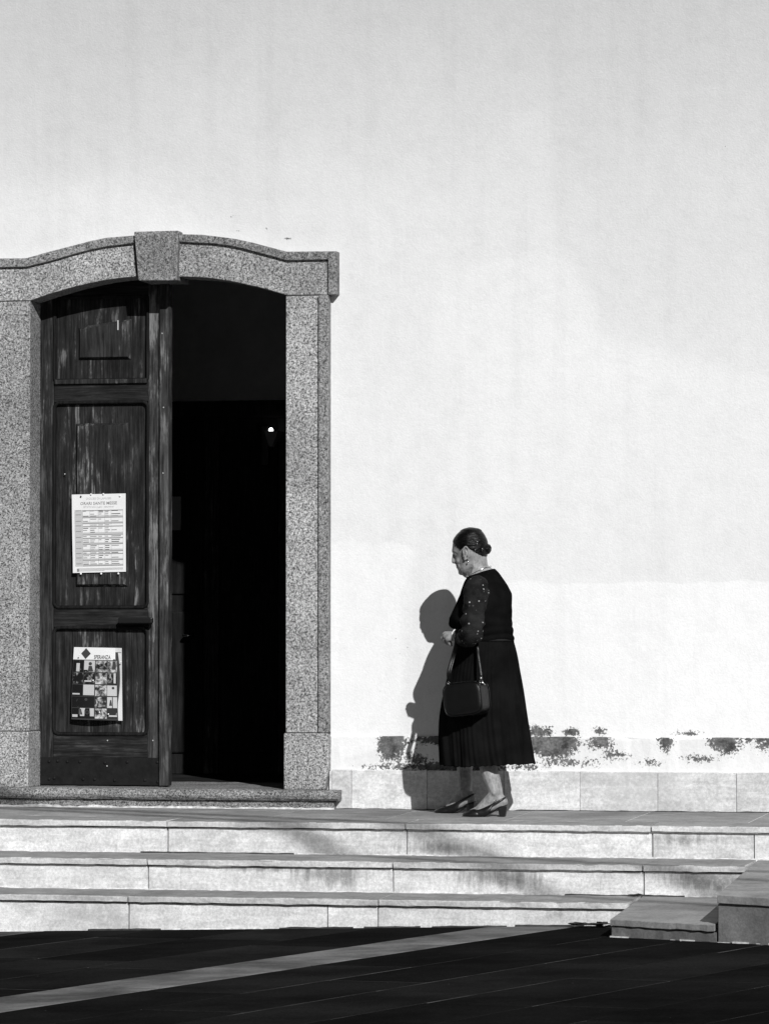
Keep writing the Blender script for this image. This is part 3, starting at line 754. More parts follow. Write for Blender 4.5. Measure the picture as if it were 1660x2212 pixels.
P2 = [U(u, v, LY - .006) for u, v in ((160, 1398), (264, 1400), (265.5, 1557), (156.4, 1553.8))]
def map2(off):
    def f(s, t):
        p = P2[0].lerp(P2[1], s).lerp(P2[3].lerp(P2[2], s), t)
        bow = .020 * math.sin(math.pi * min(1, s * 1.1)) * (.35 + .65 * t) + .018 * t * t * (1 - s)
        x = p.x - .006 * math.sin(math.pi * t) * (1 - s)
        return (x, p.y - bow - off, p.z)
    return f
n2 = empty('event_poster', P2[3], 'creased poster with rows of small photographs tacked to the lowest door panel', 'poster')
sheet('poster_sheet', map2(0), 0, .985, 0, 1, M['ink'], n2, 14, 10)
sheet('white_heading', map2(.0012), 0, .86, 0, .17, M['paper'], n2, 12, 2)
sheet('white_margin', lambda s, t: (lambda p: (p[0], p[1] - .010 * (s - .9) * 10 - .004, p[2]))(map2(.002)(s if t > .06 else s, t)), .86, 1.0, 0, .06, M['paper'], n2, 4, 2)
V = []; F = []
f2 = map2(.004); nn = 12                                  # curled white edge
for k_ in range(nn + 1):
    t = k_ / nn; sl = .90 + .10 * math.sin(math.pi * min(1, t * 1.25)) * .55 if t < .8 else .905 + .04 * (t - .8)
    a = f2(min(sl, .985), t); b = f2(1.0, t)
    V += [a, (b[0], b[1] - .006, b[2])]
for k_ in range(nn): F.append((2 * k_, 2 * k_ + 1, 2 * k_ + 3, 2 * k_ + 2))
mk('curled_edge', V, F, M['paper'], n2, smooth=True)
H2 = (P2[3] - P2[0]).length; W2 = (P2[1] - P2[0]).length
text_mesh('printed_title', 'SPERANZA', .030, lambda x, y: map2(.003)(.60 + x / W2, .157 - y / H2), M['ink'], n2, 'CENTER', .0003, .62)
V = [map2(.0035)(*q) for q in ((.262, .010), (.365, .085), (.262, .160), (.165, .085))]; mk('printed_diamond', V, [(0, 1, 2, 3)], M['ink'], n2)
tr = [.175, .345, .51, .675, .835, .985]; tc = [0.005, .235, .47, .705, .90]
for j in range(5):
    for i in range(4):
        if j in (3, 4) and i == 1: continue
        s1_ = tc[i + 1] if not (j in (3, 4) and i == 0) else tc[2]
        sheet('photo_tile', map2(.0022), tc[i] + .007, s1_ - .007, tr[j] + .006, tr[j + 1] - .006, M['photo'], n2, 4, 3)
def print2(name, polys, mat):
    V = []; F = []; f = map2(.0036)
    for p in polys:
        k = len(V); V.extend([f(*q) for q in p]); F.append(tuple(range(k, k + len(p))))
    return mk(name, V, F, mat, n2)
def circ(cx, cy, r, n=14): return [(cx + r * math.cos(6.2832 * k / n), cy + r * .68 * math.sin(6.2832 * k / n)) for k in range(n)]
def rc(a, b, c_, d): return [(a, c_), (b, c_), (b, d), (a, d)]
for q_ in [rc(.24, .46, .18, .31), rc(.24, .46, .515, .66), rc(.71, .89, .52, .665), rc(.71, .80, .68, .83), rc(.815, .895, .68, .83), rc(.18, .46, .84, .95), rc(.02, .13, .93, .965), rc(.26, .40, .455, .475), rc(.02, .17, .635, .655), rc(.74, .89, .93, .95), rc(.08, .15, .22, .335), rc(.83, .87, .35, .49)]: print2('bright_picture', [q_], M['inklight'])
for q_ in [circ(.365, .225, .035), [(.32, .33), (.335, .255), (.40, .255), (.43, .33)], [(.80, .30), (.81, .19), (.865, .19), (.875, .30)], circ(.838, .17, .022), [(.745, .80), (.765, .72), (.785, .72), (.80, .80)], circ(.30, .72, .03), circ(.82, .555, .026), [(.145, .93), (.15, .85), (.20, .85), (.23, .93)]]: print2('dark_figure', [q_], M['ink'])
st = []
for a0 in (0, 60):
    tri = [(.325 + .05 * math.sin(R(a0 + 120 * k)), .895 - .034 * math.cos(R(a0 + 120 * k))) for k in range(3)]
    for k in range(3):
        p, q = tri[k], tri[(k + 1) % 3]; dx, dy = q[1] - p[1], -(q[0] - p[0]); L = math.hypot(dx, dy); dx, dy = dx / L * .005, dy / L * .004
        st.append([(p[0] - dx, p[1] - dy), (q[0] - dx, q[1] - dy), (q[0] + dx, q[1] + dy), (p[0] + dx, p[1] + dy)])
print2('printed_star', st, M['ink'])
for u, v in ((171, 1415.5), (201, 1470), (261, 1430), (234, 1543), (215, 1539)): tack(n2, U(u, v, LY - .034), M['tack'], .0045)
# pale drip and nail heads on the weathered leaf
p = U(254.5, 693, LY - .008); box('paint_drip', p.x - .0035, p.x + .0035, p.y, p.y + .004, U(254, 713, LY).z, p.z + .004, M['inklight'], leaf, .001)
for u, v in ((350, 720), (352, 1022), (353, 880), (140, 1024), (330, 1600), (232, 1600), (231, 1655)):
    V = []; F = []; ellips(U(u, v, LY - (.031 if u > 347 else .007 if v > 1640 else 0)), .004, .003, .004, V, F, 8); mk('nail_head', V, F, M['inklight'], leaf, smooth=True)
# aerial cables strung over the plaza: they draw the soft dark bands across the steps
def cable(p0, p1, dist, rad, label):
    a, b = Vector(p0) - SUNV * dist, Vector(p1) - SUNV * dist; d = (b - a)
    d = d.normalized(); pts = [a + d * (k - 8.) for k in range(17)]
    o = tube('overhead_cable', pts, rad, M['black'], None, 8); tag(o, label, 'cable', 'cables strung over the plaza')
zl = ZP
cable(U(690, 1818, Y1), U(1115, 1894, Y2), 12, .026, 'black aerial cable strung over the plaza, nearer the church')
cable(U(985, 1822, Y1), U(1480, 1895, Y2), 12, .026, 'black aerial cable strung over the plaza, farther from the church')
# ================================================================== THE WOMAN
YC = -.52
def lean(v):
    t = min(1, max(0, (v - 1320) / 170)); return .10 * t * t * (3 - 2 * t)
def W(u, v, dy=0.): return U(u, v, YC + dy)
def WL(u, v): return U(u, v, YC + lean(v))
wp = W(1040, 1760)
per = empty('person', (wp.x, YC, zp(YC)), 'woman in black knit top and long pleated black skirt walking along the white wall', 'person')
def lerp(a, b, t): return a + (b - a) * t
def ring(uF, vF, uB, vB, wy, n=48, ex=2.2, face=0., dy=0., grow=0.):
    """closed section between a front and a back silhouette point, half width wy"""
    pf, pb = WL(uF, vF), WL(uB, vB); c = (pf + pb) / 2; yc = c.y; h = abs(pb.x - pf.x) / 2 + grow; out = []
    for k in range(n):
        th = 2 * math.pi * k / n; cx, sn = math.cos(th), math.sin(th)
        x = math.copysign(abs(cx) ** (2 / ex), cx); y = math.copysign(abs(sn) ** (2 / ex), sn)
        wv = (wy + grow) * (1 - face * max(0, -cx) ** 1.5)
        s = (1 + x) / 2
        out.append(Vector((c.x + h * x, yc + dy + wv * y, lerp(pf.z, pb.z, s))))
    return out
def loft(rings, capa=True, capb=True):
    n = len(rings[0]); V = [p for r in rings for p in r]; F = []
    for i in range(len(rings) - 1):
        for j in range(n):
            l = (j + 1) % n; F.append((i * n + j, i * n + l, (i + 1) * n + l, (i + 1) * n + j))
    if capa: F.append(tuple(range(n - 1, -1, -1)))
    if capb: F.append(tuple((len(rings) - 1) * n + j for j in range(n)))
    return V, F
def join(V, F, v, f):
    k = len(V); V += v; F += [tuple(i + k for i in g) for g in f]
def resample(T, k):                                    # smooth rows of numbers
    out = []
    for i in range(len(T) - 1):
        p0, p1, p2, p3 = T[max(i - 1, 0)], T[i], T[i + 1], T[min(i + 2, len(T) - 1)]
        for j in range(k):
            t = j / k
            out.append([.5 * (2 * b + (c - a) * t + (2 * a - 5 * b + 4 * c - d) * t * t + (3 * b - a - 3 * c + d) * t ** 3) for a, b, c, d in zip(p0, p1, p2, p3)])
    out.append(list(T[-1])); return out
# head sections: front u, front v, back u, back v, half width, face narrowing
HEAD = [(1013, 1140.5, 1018, 1140.5, .012, 0), (1001, 1144, 1033, 1143.5, .042, .0), (990.5, 1151, 1041, 1150, .060, .05), (984, 1158.5, 1046, 1158, .069, .12), (978.5, 1168, 1050.5, 1168, .074, .22),
        (977, 1180, 1052, 1180, .075, .30), (975.6, 1190, 1052, 1189, .0745, .34), (978, 1195.5, 1051, 1195, .073, .36), (981.3, 1202, 1050, 1200, .0715, .36), (982.5, 1210, 1048, 1207, .069, .36),
        (984.8, 1218, 1045, 1213, .066, .38), (986.2, 1222, 1041, 1217, .064, .40), (987.2, 1228, 1034, 1222, .060, .42), (989.5, 1234, 1026, 1228, .053, .42), (994.5, 1240, 1018, 1235, .042, .40), (1003, 1244, 1012, 1241, .022, .3)]
V = []; F = []
hr = [ring(*r[:5], n=48, ex=2.1, face=r[5]) for r in resample(HEAD, 3)]
join(V, F, *loft(hr))
# nose, brow, lips, cheek, chin
caps([(W(980, 1198), .008), (W(979.3, 1206), .0095), (W(979.3, 1213), .0105)], V, F)
ellips(W(978.9, 1214.2), .0085, .010, .0085, V, F)
for s_ in (-1, 1):
    ellips(W(983, 1215.5, s_ * .012), .010, .007, .007, V, F)
    caps([(W(978, 1191.5, s_ * .012), .0065), (W(982, 1190.5, s_ * .034), .0065), (W(990, 1194, s_ * .05), .005)], V, F)
    ellips(W(991, 1211, s_ * .037), .018, .013, .016, V, F)
    caps([(W(988, 1216, s_ * .030), .006), (W(992, 1224, s_ * .036), .006), (W(997, 1232, s_ * .034), .007)], V, F, 8)
    ellips(W(984.5, 1197.6, s_ * .028), .010, .010, .0075, V, F)
    # ear: disc, rim and lobe
    ex_, ey = W(1012.5, 1196), YC + s_ * .0755
    rot = Matrix.Rotation(R(-s_ * 10), 3, 'Z') @ Matrix.Rotation(R(-8), 3, 'Y')
    ellips((ex_.x, ey - s_ * .010, ex_.z), .013, .008, .029, V, F, 14, rot)
    caps([(Vector((ex_.x - .004, ey + s_ * .001, ex_.z + .012)), .0032), (Vector((ex_.x + .004, ey + s_ * .001, ex_.z + .002)), .0034), (Vector((ex_.x - .002, ey + s_ * .001, ex_.z - .014)), .0036)], V, F, 8)
    rim = []
    for k in range(15):
        th = R(-70 + k * 22); q = rot @ Vector((.0145 * math.cos(th) * (1 if math.sin(th) > -.3 else .8), s_ * .005, .033 * math.sin(th) + .001))
        rim.append((Vector((ex_.x, ey, ex_.z)) + q, .0042))
    caps(rim, V, F, 8)
    ellips((W(1010, 1208).x, ey + s_ * .002, W(1010, 1208).z), .008, .005, .010, V, F)
caps([(W(986.2, 1220.8, -.014), .0042), (W(985.8, 1220.6, 0), .0055), (W(986.2, 1220.8, .014), .0042)], V, F, 8)
caps([(W(987.5, 1225.6, -.012), .0042), (W(987, 1225.8, 0), .006), (W(987.5, 1225.6, .012), .0042)], V, F, 8)
ellips(W(996.5, 1236.5), .018, .020, .015, V, F)
caps([(W(1006, 1240.5), .018), (W(1016, 1246), .014)], V, F)          # soft underside of the chin
# neck and upper chest
NECK = [(1014, 1205, 1050.5, 1198, .050, 0), (1014, 1222, 1051, 1208, .050, 0), (1012, 1238, 1053, 1221, .055, 0), (1011, 1248, 1062, 1228, .068, 0), (1008, 1258, 1072, 1238, .10, 0), (1008, 1275, 1088, 1262, .14, 0)]
join(V, F, *loft([ring(*r[:5], ex=2.) for r in resample(NECK, 3)]))
caps([(W(1018, 1206, -.052), .010), (W(1024, 1225, -.048), .010), (W(1018, 1250, -.045), .010)], V, F)
TORSO = [(1005, 1262, 1080, 1250, .15), (1000, 1285, 1092, 1285, .165), (985, 1325, 1092, 1325, .16), (993, 1370, 1095, 1370, .145), (990, 1420, 1105, 1420, .165), (1000, 1460, 1100, 1460, .15)]
join(V, F, *loft([ring(*r, n=32) for r in resample(TORSO, 2)]))
# arms
SH, EL_, WR = W(1032, 1270, -.160), W(1024, 1366, -.222), W(989, 1373, -.095)
caps([(SH, .05), (SH.lerp(EL_, .5), .040), (EL_, .036), (EL_.lerp(WR, .4), .036), (WR, .027)], V, F)
SH2, EL2, WR2 = W(1040, 1268, .165), W(1052, 1366, .20), W(1020, 1420, .16)
caps([(SH2, .05), (SH2.lerp(EL2, .5), .043), (EL2, .038), (WR2, .027)], V, F)
def hand(wr, d, up, side, V, F, k=1.):
    """a loosely closed fist: wr wrist, d pointing direction, up back of the hand, side thumb side"""
    d, up, side = d.normalized(), up.normalized(), side.normalized()
    P = lambda a, b, c: wr + d * (a * k) + up * (b * k) + side * (c * k)
    caps([(P(.0, 0, 0), .025 * k), (P(.03, .002, .012), .023 * k), (P(.062, .004, .022), .019 * k)], V, F)
    caps([(P(.0, 0, 0), .025 * k), (P(.03, .002, -.012), .022 * k), (P(.056, .002, -.024), .017 * k)], V, F)
    caps([(P(.03, .002, 0), .024 * k), (P(.06, .006, 0), .02 * k)], V, F)
    for i, (c, L) in enumerate(((.027, 1.), (.009, 1.08), (-.009, 1.02), (-.026, .85))):
        caps([(P(.064 - .004 * i, .008, c), .0115 * k), (P(.088 * L - .004 * i, -.012, c * .96), .0105 * k), (P(.080 * L - .004 * i, -.040, c * .92), .0095 * k), (P(.050, -.044, c * .88), .0085 * k)], V, F, 8)
    caps([(P(.016, -.012, .026), .014 * k), (P(.044, -.022, .040), .012 * k), (P(.064, -.040, .034), .0105 * k), (P(.074, -.050, .018), .0085 * k)], V, F, 8)
hd = W(960, 1377, -.075) - WR
hand(WR + hd * .16, hd, Vector((-.25, -.55, .8)), Vector((-.35, .8, .5)), V, F, .90)
hd2 = Vector((-.3, 0, -1)); hand(WR2 + hd2 * .02, hd2, Vector((0, 1, 0)), Vector((-1, 0, 0)), V, F, .85)
# legs and feet
zn = lambda Y: zp(Y)
tn = G(999, 1765, ZP, 0, .015); tf = G(940, 1752.0, ZP, 0, .015)
NY, FY = -.585, -.28
def shoe_frame(ut, vt, Yt, ang, dz=0., pitch=0.):
    t0 = U(ut, vt, Yt); c_, s_ = math.cos(ang), math.sin(ang)
    def f(x, y, z):
        x2 = x * math.cos(pitch) - z * math.sin(pitch); z2 = z * math.cos(pitch) + x * math.sin(pitch)
        return Vector((t0.x + x2 * c_ - y * s_, Yt + x2 * s_ + y * c_, zp(Yt) + dz + z2))
    return f
fn = shoe_frame(999, 1762, NY, R(2)); ff = shoe_frame(940, 1748, FY, R(-14))
print('feet', NY, FY)
def leg(f, knee, ank_px, top_px, Y, wid):
    ank = f(.170, 0, .125); calf = U(*top_px, Y); 
    caps([(knee, .062), (calf, wid), (calf.lerp(ank, .55), wid * .93), (ank, .037), (f(.168, 0, .105), .036)], V, F)
    caps([(f(.168, 0, .105), .036), (f(.204, 0, .075), .0285), (f(.203, 0, .068), .027)], V, F)
    caps([(f(.165, 0, .105), .038), (f(.125, .003, .066), .033), (f(.085, .004, .032), .026), (f(.045, .003, .020), .017)], V, F)
    caps([(f(.20, 0, .070), .024), (f(.13, .010, .045), .024), (f(.085, .016, .026), .022)], V, F)
    caps([(f(.20, 0, .070), .024), (f(.13, -.010, .045), .024), (f(.085, -.014, .026), .022)], V, F)
    ellips(f(.165, -.034, .118), .012, .010, .012, V, F); ellips(f(.165, .034, .12), .012, .010, .012, V, F)
leg(fn, U(1045, 1560, -.49), None, (1055, 1662), -.545, .047)
leg(ff, U(1012, 1560, -.35), None, (1003, 1662), FY - .01, .041)
caps([(U(1045, 1560, -.49), .066), (W(1050, 1450, .03), .08)], V, F); caps([(U(1012, 1560, -.35), .066), (W(1045, 1450, .14), .08)], V, F)
remesh('body', V, F, M['skin'], per, .0036, 3, .5)

# ---- hair: a shell over the skull cut along the hairline, and a bun
HL = [(968, 1163), (977, 1167.5), (983, 1175), (989, 1181), (995, 1186), (1000, 1188), (1004, 1185), (1008, 1181.5), (1014, 1180.5), (1019, 1186), (1027, 1190.5), (1036, 1195.5), (1044, 1201), (1056, 1203)]
def hairline(u):
    for (a, b), (c_, d) in zip(HL[:-1], HL[1:]):
        if a <= u <= c_: return b + (d - b) * (u - a) / (c_ - a)
    return 1163 if u < 968 else 1203
HH = [list(r) for r in HEAD[:11]]
hr2 = [ring(r[0] - .8, r[1] - 1.5 * (i < 10), r[2] + 1.4, r[3] - 1.5 * (i < 10), r[4] + .0045, n=96, ex=2.1, face=r[5] * .9) for i, r in enumerate(resample(HH, 6))]
n = 96; V = [p for r in hr2 for p in r]; F = []
xa, xb = W(960, 1180).x, W(1060, 1180).x; za, zb_ = W(1000, 1140).z, W(1000, 1210).z
def uv_of(p): return 960 + 100 * (p.x - xa) / (xb - xa), 1140 + 70 * (p.z - za) / (zb_ - za)
rr = random.Random(3)
for i in range(len(hr2) - 1):
    for j in range(n):
        l = (j + 1) % n; q = (i * n + j, i * n + l, (i + 1) * n + l, (i + 1) * n + j)
        c_ = sum((V[k] for k in q), Vector()) / 4; u_, v_ = uv_of(c_)
        if v_ < hairline(u_) + rr.uniform(-1.2, 1.2) * (u_ < 1003): F.append(q)
F.append(tuple(range(n - 1, -1, -1)))
for i, p in enumerate(V):
    if i >= n: V[i] = p + Vector((0, 1, 0)) * (mnoise.noise((p.x * 30, p.y * 30, p.z * 90)) * .0022)
hair = mk('hair', V, F, M['hair'], per, smooth=True)
sm = hair.modifiers.new('solid', 'SOLIDIFY'); sm.thickness = .006; sm.offset = -1
V = []; F = []
ellips(W(1043, 1181), .024, .034, .028, V, F, 20)
ellips(W(1049.5, 1187), .023, .030, .026, V, F, 20, Matrix.Rotation(R(20), 3, 'Y'))
for k in range(5):
    a = R(72 * k); pts = []
    for j in range(10):
        th = R(j * 36); q = Matrix.Rotation(R(20), 3, 'Y') @ Vector((.021 * math.cos(th), .029 * math.sin(th) * math.cos(a), .026 * math.sin(th) * math.sin(a) + .004 * math.cos(a)))
        pts.append((W(1050, 1187) + q, .005))
    caps(pts, V, F, 8)
bun = remesh('hair_bun', V, F, M['hair'], hair, .0028, 2)
for u, v, dy in ((1031.2, 1169, -.079), (1030.3, 1173, -.080), (1026.5, 1186, -.079), (1042, 1184.5, -.056)):
    p = W(u, v, dy); tube('hair_pin', [p, p + Vector((-.004, .002, -.012))], .0011, M['metal'], hair, 6)

# ---- black top
TOP = [(1010, 1248.5, 1067, 1230, .066), (1006.5, 1256, 1075, 1239, .118), (1003.5, 1265, 1084, 1253, .160), (999.5, 1277, 1094.5, 1270, .182), (995, 1290, 1101.5, 1287, .188), (986, 1309, 1101.5, 1309, .184),
       (977, 1328, 1101, 1326, .178), (973.3, 1340, 1101.5, 1338, .174), (974.5, 1351, 1102.8, 1350, .168), (982, 1360, 1104.5, 1360, .160), (988, 1371, 1105.5, 1370, .156), (989, 1378, 1106.5, 1377, .155), (988.5, 1384, 1106, 1384, .153)]
rs = []
for i, r in enumerate(resample(TOP, 4)):
    q = ring(*r, n=72, ex=2.15)
    f_ = i / 48.
    for k, p in enumerate(q):
        amp = .0035 * max(0, f_ - .45) * 2
        p.z += 0; d = math.sin(p.z * 160 + 3 * math.sin(k * .17) + k * .05) * amp + mnoise.noise((p.x * 14, p.y * 14, p.z * 30)) * .004 * min(1, f_ * 3)
        c_ = Vector((sum(x.x for x in q) / 72, sum(x.y for x in q) / 72, p.z)); e = (p - c_); e.z = 0; p += e.normalized() * d
    rs.append(q)
V, F = loft(rs, False, False); top = mk('knit_top', V, F, M['knit'], per, smooth=True)
sm = top.modifiers.new('solid', 'SOLIDIFY'); sm.thickness = .004; sm.offset = 1
cr = [p.copy() for p in rs[0]]; tube('neck_trim', cr, .0035, M['knit'], top, 6, True)
# waistband
wb = [ring(988, 1380.5, 1107.5, 1380, .157, n=72), ring(987.5, 1386, 1108.3, 1385.5, .160, n=72)]
V, F = loft(wb, False, False); o = mk('waistband', V, F, M['waist'], per, smooth=True); o.modifiers.new('s', 'SOLIDIFY').thickness = .004
# ---- pleated skirt
SK = [(988, 1384, 1107.5, 1384, .157), (984, 1400, 1111.5, 1400, .176), (979, 1420, 1116, 1420, .192), (971, 1450, 1121, 1450, .205), (962, 1490, 1127.5, 1490, .213), (955.5, 1525, 1131.5, 1525, .218), (951.5, 1562, 1135.5, 1562, .222),
      (951.5, 1596, 1139.2, 1596, .226), (954, 1632, 1143.3, 1632, .230), (955.5, 1652, 1145.5, 1650, .232)]
n = 480; rs = []
RSK = resample(SK, 5)
for i, r in enumerate(RSK):
    q = ring(*r, n=n, ex=2.0); f_ = i / (len(RSK) - 1); c_ = sum(q, Vector()) / n
    for k, p in enumerate(q):
        th = k / n; e = Vector((p.x - c_.x, p.y - c_.y, 0)).normalized()
        ph = th * 46 + 1.3 * mnoise.noise((th * 9, 2.2, f_ * .8)) + .5 * mnoise.noise((math.cos(th * 6.283) * 2.5, math.sin(th * 6.283) * 2.5, 5))
        saw = abs(((ph % 1) - .75 if (ph % 1) > .5 else (ph % 1) * .5) )
        tri = 1 - 2 * abs((ph % 1) - .5)
        big = mnoise.noise((math.cos(th * 6.283) * 3.4, math.sin(th * 6.283) * 3.4, f_ * .7 + 8))
        am = .55 + .6 * mnoise.noise((th * 23, 4.4, f_ * .5))
        p += e * ((tri - .5) * (.0025 + .0060 * f_) * am + big * .050 * f_ * f_)
        if f_ > .8:
            hem = (.5 + .5 * mnoise.noise((math.cos(th * 6.283) * 3, math.sin(th * 6.283) * 3, 1)))
            front = max(0, -math.sin(th * 6.283)) * max(0, .75 - abs(-math.cos(th * 6.283) - .45))
            p.z += (-.012 * front - .006 * hem + .005 * tri) * (f_ - .8) * 5
    rs.append(q)
V, F = loft(rs, False, False); skirt = mk('pleated_skirt', V, F, M['skirt'], per, smooth=True)
sm = skirt.modifiers.new('s', 'SOLIDIFY'); sm.thickness = .0025; sm.offset = -1
# ---- sleeves: loose sheer cloth gathered round the arm
def sleeve(pts, parent):
    V = []; F = []; T = resample([[*p, r] for p, r in pts], 8); n = 40; P = [Vector(t[:3]) for t in T]
    sd = rr.random() * 20; N = len(P); pa = None
    for i, t in enumerate(T):
        d = (P[min(i + 1, N - 1)] - P[max(i - 1, 0)]).normalized()
        if pa is None: a = Vector((0, 1, 0)) - d * d.y
        else: a = pa - d * pa.dot(d)
        a.normalize(); pa = a; b = d.cross(a); f_ = i / (N - 1)
        for j in range(n):
            th = 2 * math.pi * j / n
            w_ = mnoise.noise((f_ * 17 + sd, math.cos(th) * 1.1, math.sin(th) * 1.1)) * .011 + mnoise.noise((f_ * 5, math.cos(th) * 3, math.sin(th) * 3 + sd)) * .006
            w_ += .004 * math.sin(f_ * 40 + 1.5 * math.sin(th * 2))
            V.append(P[i] + (a * math.cos(th) + b * math.sin(th)) * (t[3] + w_ * min(1, f_ * 6)))
    for i in range(N - 1):
        for j in range(n):
            l = (j + 1) % n; F.append((i * n + j, i * n + l, (i + 1) * n + l, (i + 1) * n + j))
    F.append(tuple(range(n - 1, -1, -1)))
    o = mk('sleeve', V, F, M['sleeve'], parent, smooth=True); o.modifiers.new('s', 'SOLIDIFY').thickness = .002
    return o
EW = EL_ + Vector((.004, 0, -.012))
sleeve([(W(1034, 1256, -.135), .030), (W(1031, 1266, -.168), .058), (W(1027, 1290, -.195), .062), (W(1023.5, 1318, -.212), .057), (W(1021, 1345, -.225), .056), (W(1019, 1366, -.225), .056), (W(1012, 1376, -.185), .054), (W(1003, 1376, -.145), .044), (WR + (EL_ - WR) * .14, .034)], per)
sleeve([(W(1040, 1256, .135), .030), (W(1042, 1270, .168), .056), (W(1050, 1318, .19), .055), (EL2, .055), (EL2.lerp(WR2, .5), .05), (EL2.lerp(WR2, .9), .036)], per)
# ---- bracelets, necklace, earrings
def hoop(name, c_, ax, r, rt, mat, parent, n=24, sq=1.):
    ax = ax.normalized(); a = ax.orthogonal().normalized(); b = ax.cross(a)
    return tube(name, [c_ + (a * math.cos(6.2832 * k / n) + b * math.sin(6.2832 * k / n) * sq) * r for k in range(n)], rt, mat, parent, 6, True)
M['pearl'] = m_plain('pale_bracelet', .8, .25, .5)
fa = (WR - EL_)
hoop('bracelet', W(987.5, 1372, -.092), fa, .031, .0032, M['pearl'], per)
hoop('bracelet', W(994.5, 1377, -.112), fa + Vector((0, 0, -.05)), .033, .0030, M['metal'], per)
nk = ring(1010.5, 1246.5, 1060, 1222.5, .064, n=40, ex=2.); tube('necklace', nk, .0022, M['metal'], per, 6, True)
p = W(1010, 1213.5, -.084); V = []; F = []; ellips(p, .004, .004, .0055, V, F, 8); mk('earring', V, F, M['metal'], per, smooth=True)
# ---- slingback shoes
def shoe(f, buckle):
    sh = bpy.data.objects.new('shoe', None); COL.objects.link(sh); sh.parent = per
    bot = lambda x: 0 if x < .118 else .044 * ((x - .118) / .07) ** 1.2 if x < .188 else .044 + .012 * (x - .188) / .044
    wid = lambda x: .044 * math.sqrt(max(0, 1 - (1 - min(1, x / .075)) ** 2.2)) if x < .075 else .044 - .016 * min(1, (x - .075) / .075) if x < .15 else .028 + .003 * min(1, (x - .15) / .04)
    # sole
    rs = []
    for k in range(31):
        x = .232 * k / 30; w_ = wid(x) * (1 if x < .21 else math.sqrt(max(.02, 1 - ((x - .21) / .0235) ** 2))) + .001; b = bot(x)
        rs.append([f(x, w_ * math.cos(R(a)) * 1., b + (.004 + .004 * math.sin(R(a)))) for a in range(0, 360, 30)])
    v, g = loft(rs); mk('sole', v, g, M['shoe'], sh, smooth=True)
    # vamp
    topz = lambda x: .008 + .0285 * min(1, (x / .058)) ** .62
    rs = []
    for k in range(19):
        x = .002 + .088 * k / 18; w_ = wid(x) + .0015; t_ = topz(x)
        row_ = []
        for a in range(0, 181, 12):
            row_.append(f(x + .012 * math.sin(R(a)) ** 4 * (-(k / 18) ** 3), w_ * math.copysign(abs(math.cos(R(a))) ** .7, math.cos(R(a))), .003 + (t_ - .003) * math.sin(R(a)) ** .75))
        rs.append(row_)
    n_ = len(rs[0]); v = [p for r in rs for p in r]; g = [(i * n_ + j, i * n_ + j + 1, (i + 1) * n_ + j + 1, (i + 1) * n_ + j) for i in range(len(rs) - 1) for j in range(n_ - 1)]
    o = mk('vamp', v, g, M['shoe'], sh, smooth=True); q = o.modifiers.new('s', 'SOLIDIFY'); q.thickness = .0025; q.offset = 1
    # quarters and strap: lower and upper edge along the side
    prof = [(.070, .003, .034, .0445), (.088, .003, .037, .0450), (.108, .003, .044, .0415), (.128, .008, .053, .0395), (.143, .022, .060, .0385), (.154, .047, .066, .038), (.168, .059, .0725, .0375), (.184, .0685, .081, .0355), (.200, .078, .0905, .031), (.213, .0855, .098, .022), (.221, .0895, .102, .010), (.2225, .0905, .103, 0)]
    pr = resample(prof, 3); v = []; g = []
    for s_ in (-1, 1):
        k0 = len(v)
        for x, lo, hi, y in pr: v += [f(x, s_ * y, lo), f(x, s_ * y * (.97 if hi > .05 else .9), hi)]
        g += [(k0 + 2 * i, k0 + 2 * i + 1, k0 + 2 * i + 3, k0 + 2 * i + 2) for i in range(len(pr) - 1)]
    o = mk('heel_strap', v, g, M['shoe'], sh, smooth=True); q = o.modifiers.new('s', 'SOLIDIFY'); q.thickness = .003; q.offset = 0
    # block heel
    v = [f(x, y, z) for x, y, z in ((.190, -.020, 0), (.219, -.020, 0), (.219, .020, 0), (.190, .020, 0), (.184, -.027, .046), (.231, -.024, .057), (.231, .024, .057), (.184, .027, .046))]
    mk('heel', v, BOXF, M['shoe'], sh, bevel=.004)
    if buckle:
        c_ = [f(.176 + dx, -.0385, .073 + dz) for dx, dz in ((-.009, -.007), (.007, .003), (.002, .012), (-.013, .002))]
        tube('buckle', c_, .0014, M['metal'], sh, 6, True)
shoe(fn, True); shoe(ff, False)

# ================================================================== THE HANDBAG
YBG = YC - .165
bc = U(1007.5, 1509.5, YBG)
bag = empty('handbag', (bc.x, YBG, bc.z - .08), 'black leather handbag with metal rings hanging from the woman\'s forearm', 'bag')
RB = Matrix.Rotation(R(-17), 3, 'Z') @ Matrix.Rotation(R(-6.5), 3, 'Y')
HWB, HHB, TB = .1075, .0825, .050
def bp(x, y, z): return bc + RB @ Vector((x, y, z))
def outline(k, n=64, ins=0.):
    out = []; hw, hh = HWB - ins, HHB - ins; rc_ = .036 - ins * .6
    for i in range(n):
        th = 2 * math.pi * i / n; c_, s_ = math.cos(th), math.sin(th)
        cx = math.copysign(hw - rc_, c_) ; cz = math.copysign(hh - rc_, s_)
        # march round a rounded rectangle by angle
        x = math.copysign(min(hw, abs(c_) * 9), c_); p = 4.6
        rad = (abs(c_ / hw) ** p + abs(s_ / hh) ** p) ** (-1 / p)
        out.append((rad * c_, rad * s_))
    return out
rs = []
for y, ins in ((-TB - .004, .05), (-TB - .003, .022), (-TB, .008), (-TB + .006, .001), (-TB + .014, 0), (-.018, -.001), (0, -.001), (.018, -.001), (TB - .014, 0), (TB - .006, .001), (TB, .008), (TB + .004, .03)):
    rs.append([bp(x, y, z - (.004 if abs(y) < .03 and z > .06 else 0)) for x, z in outline(0, 64, ins)])
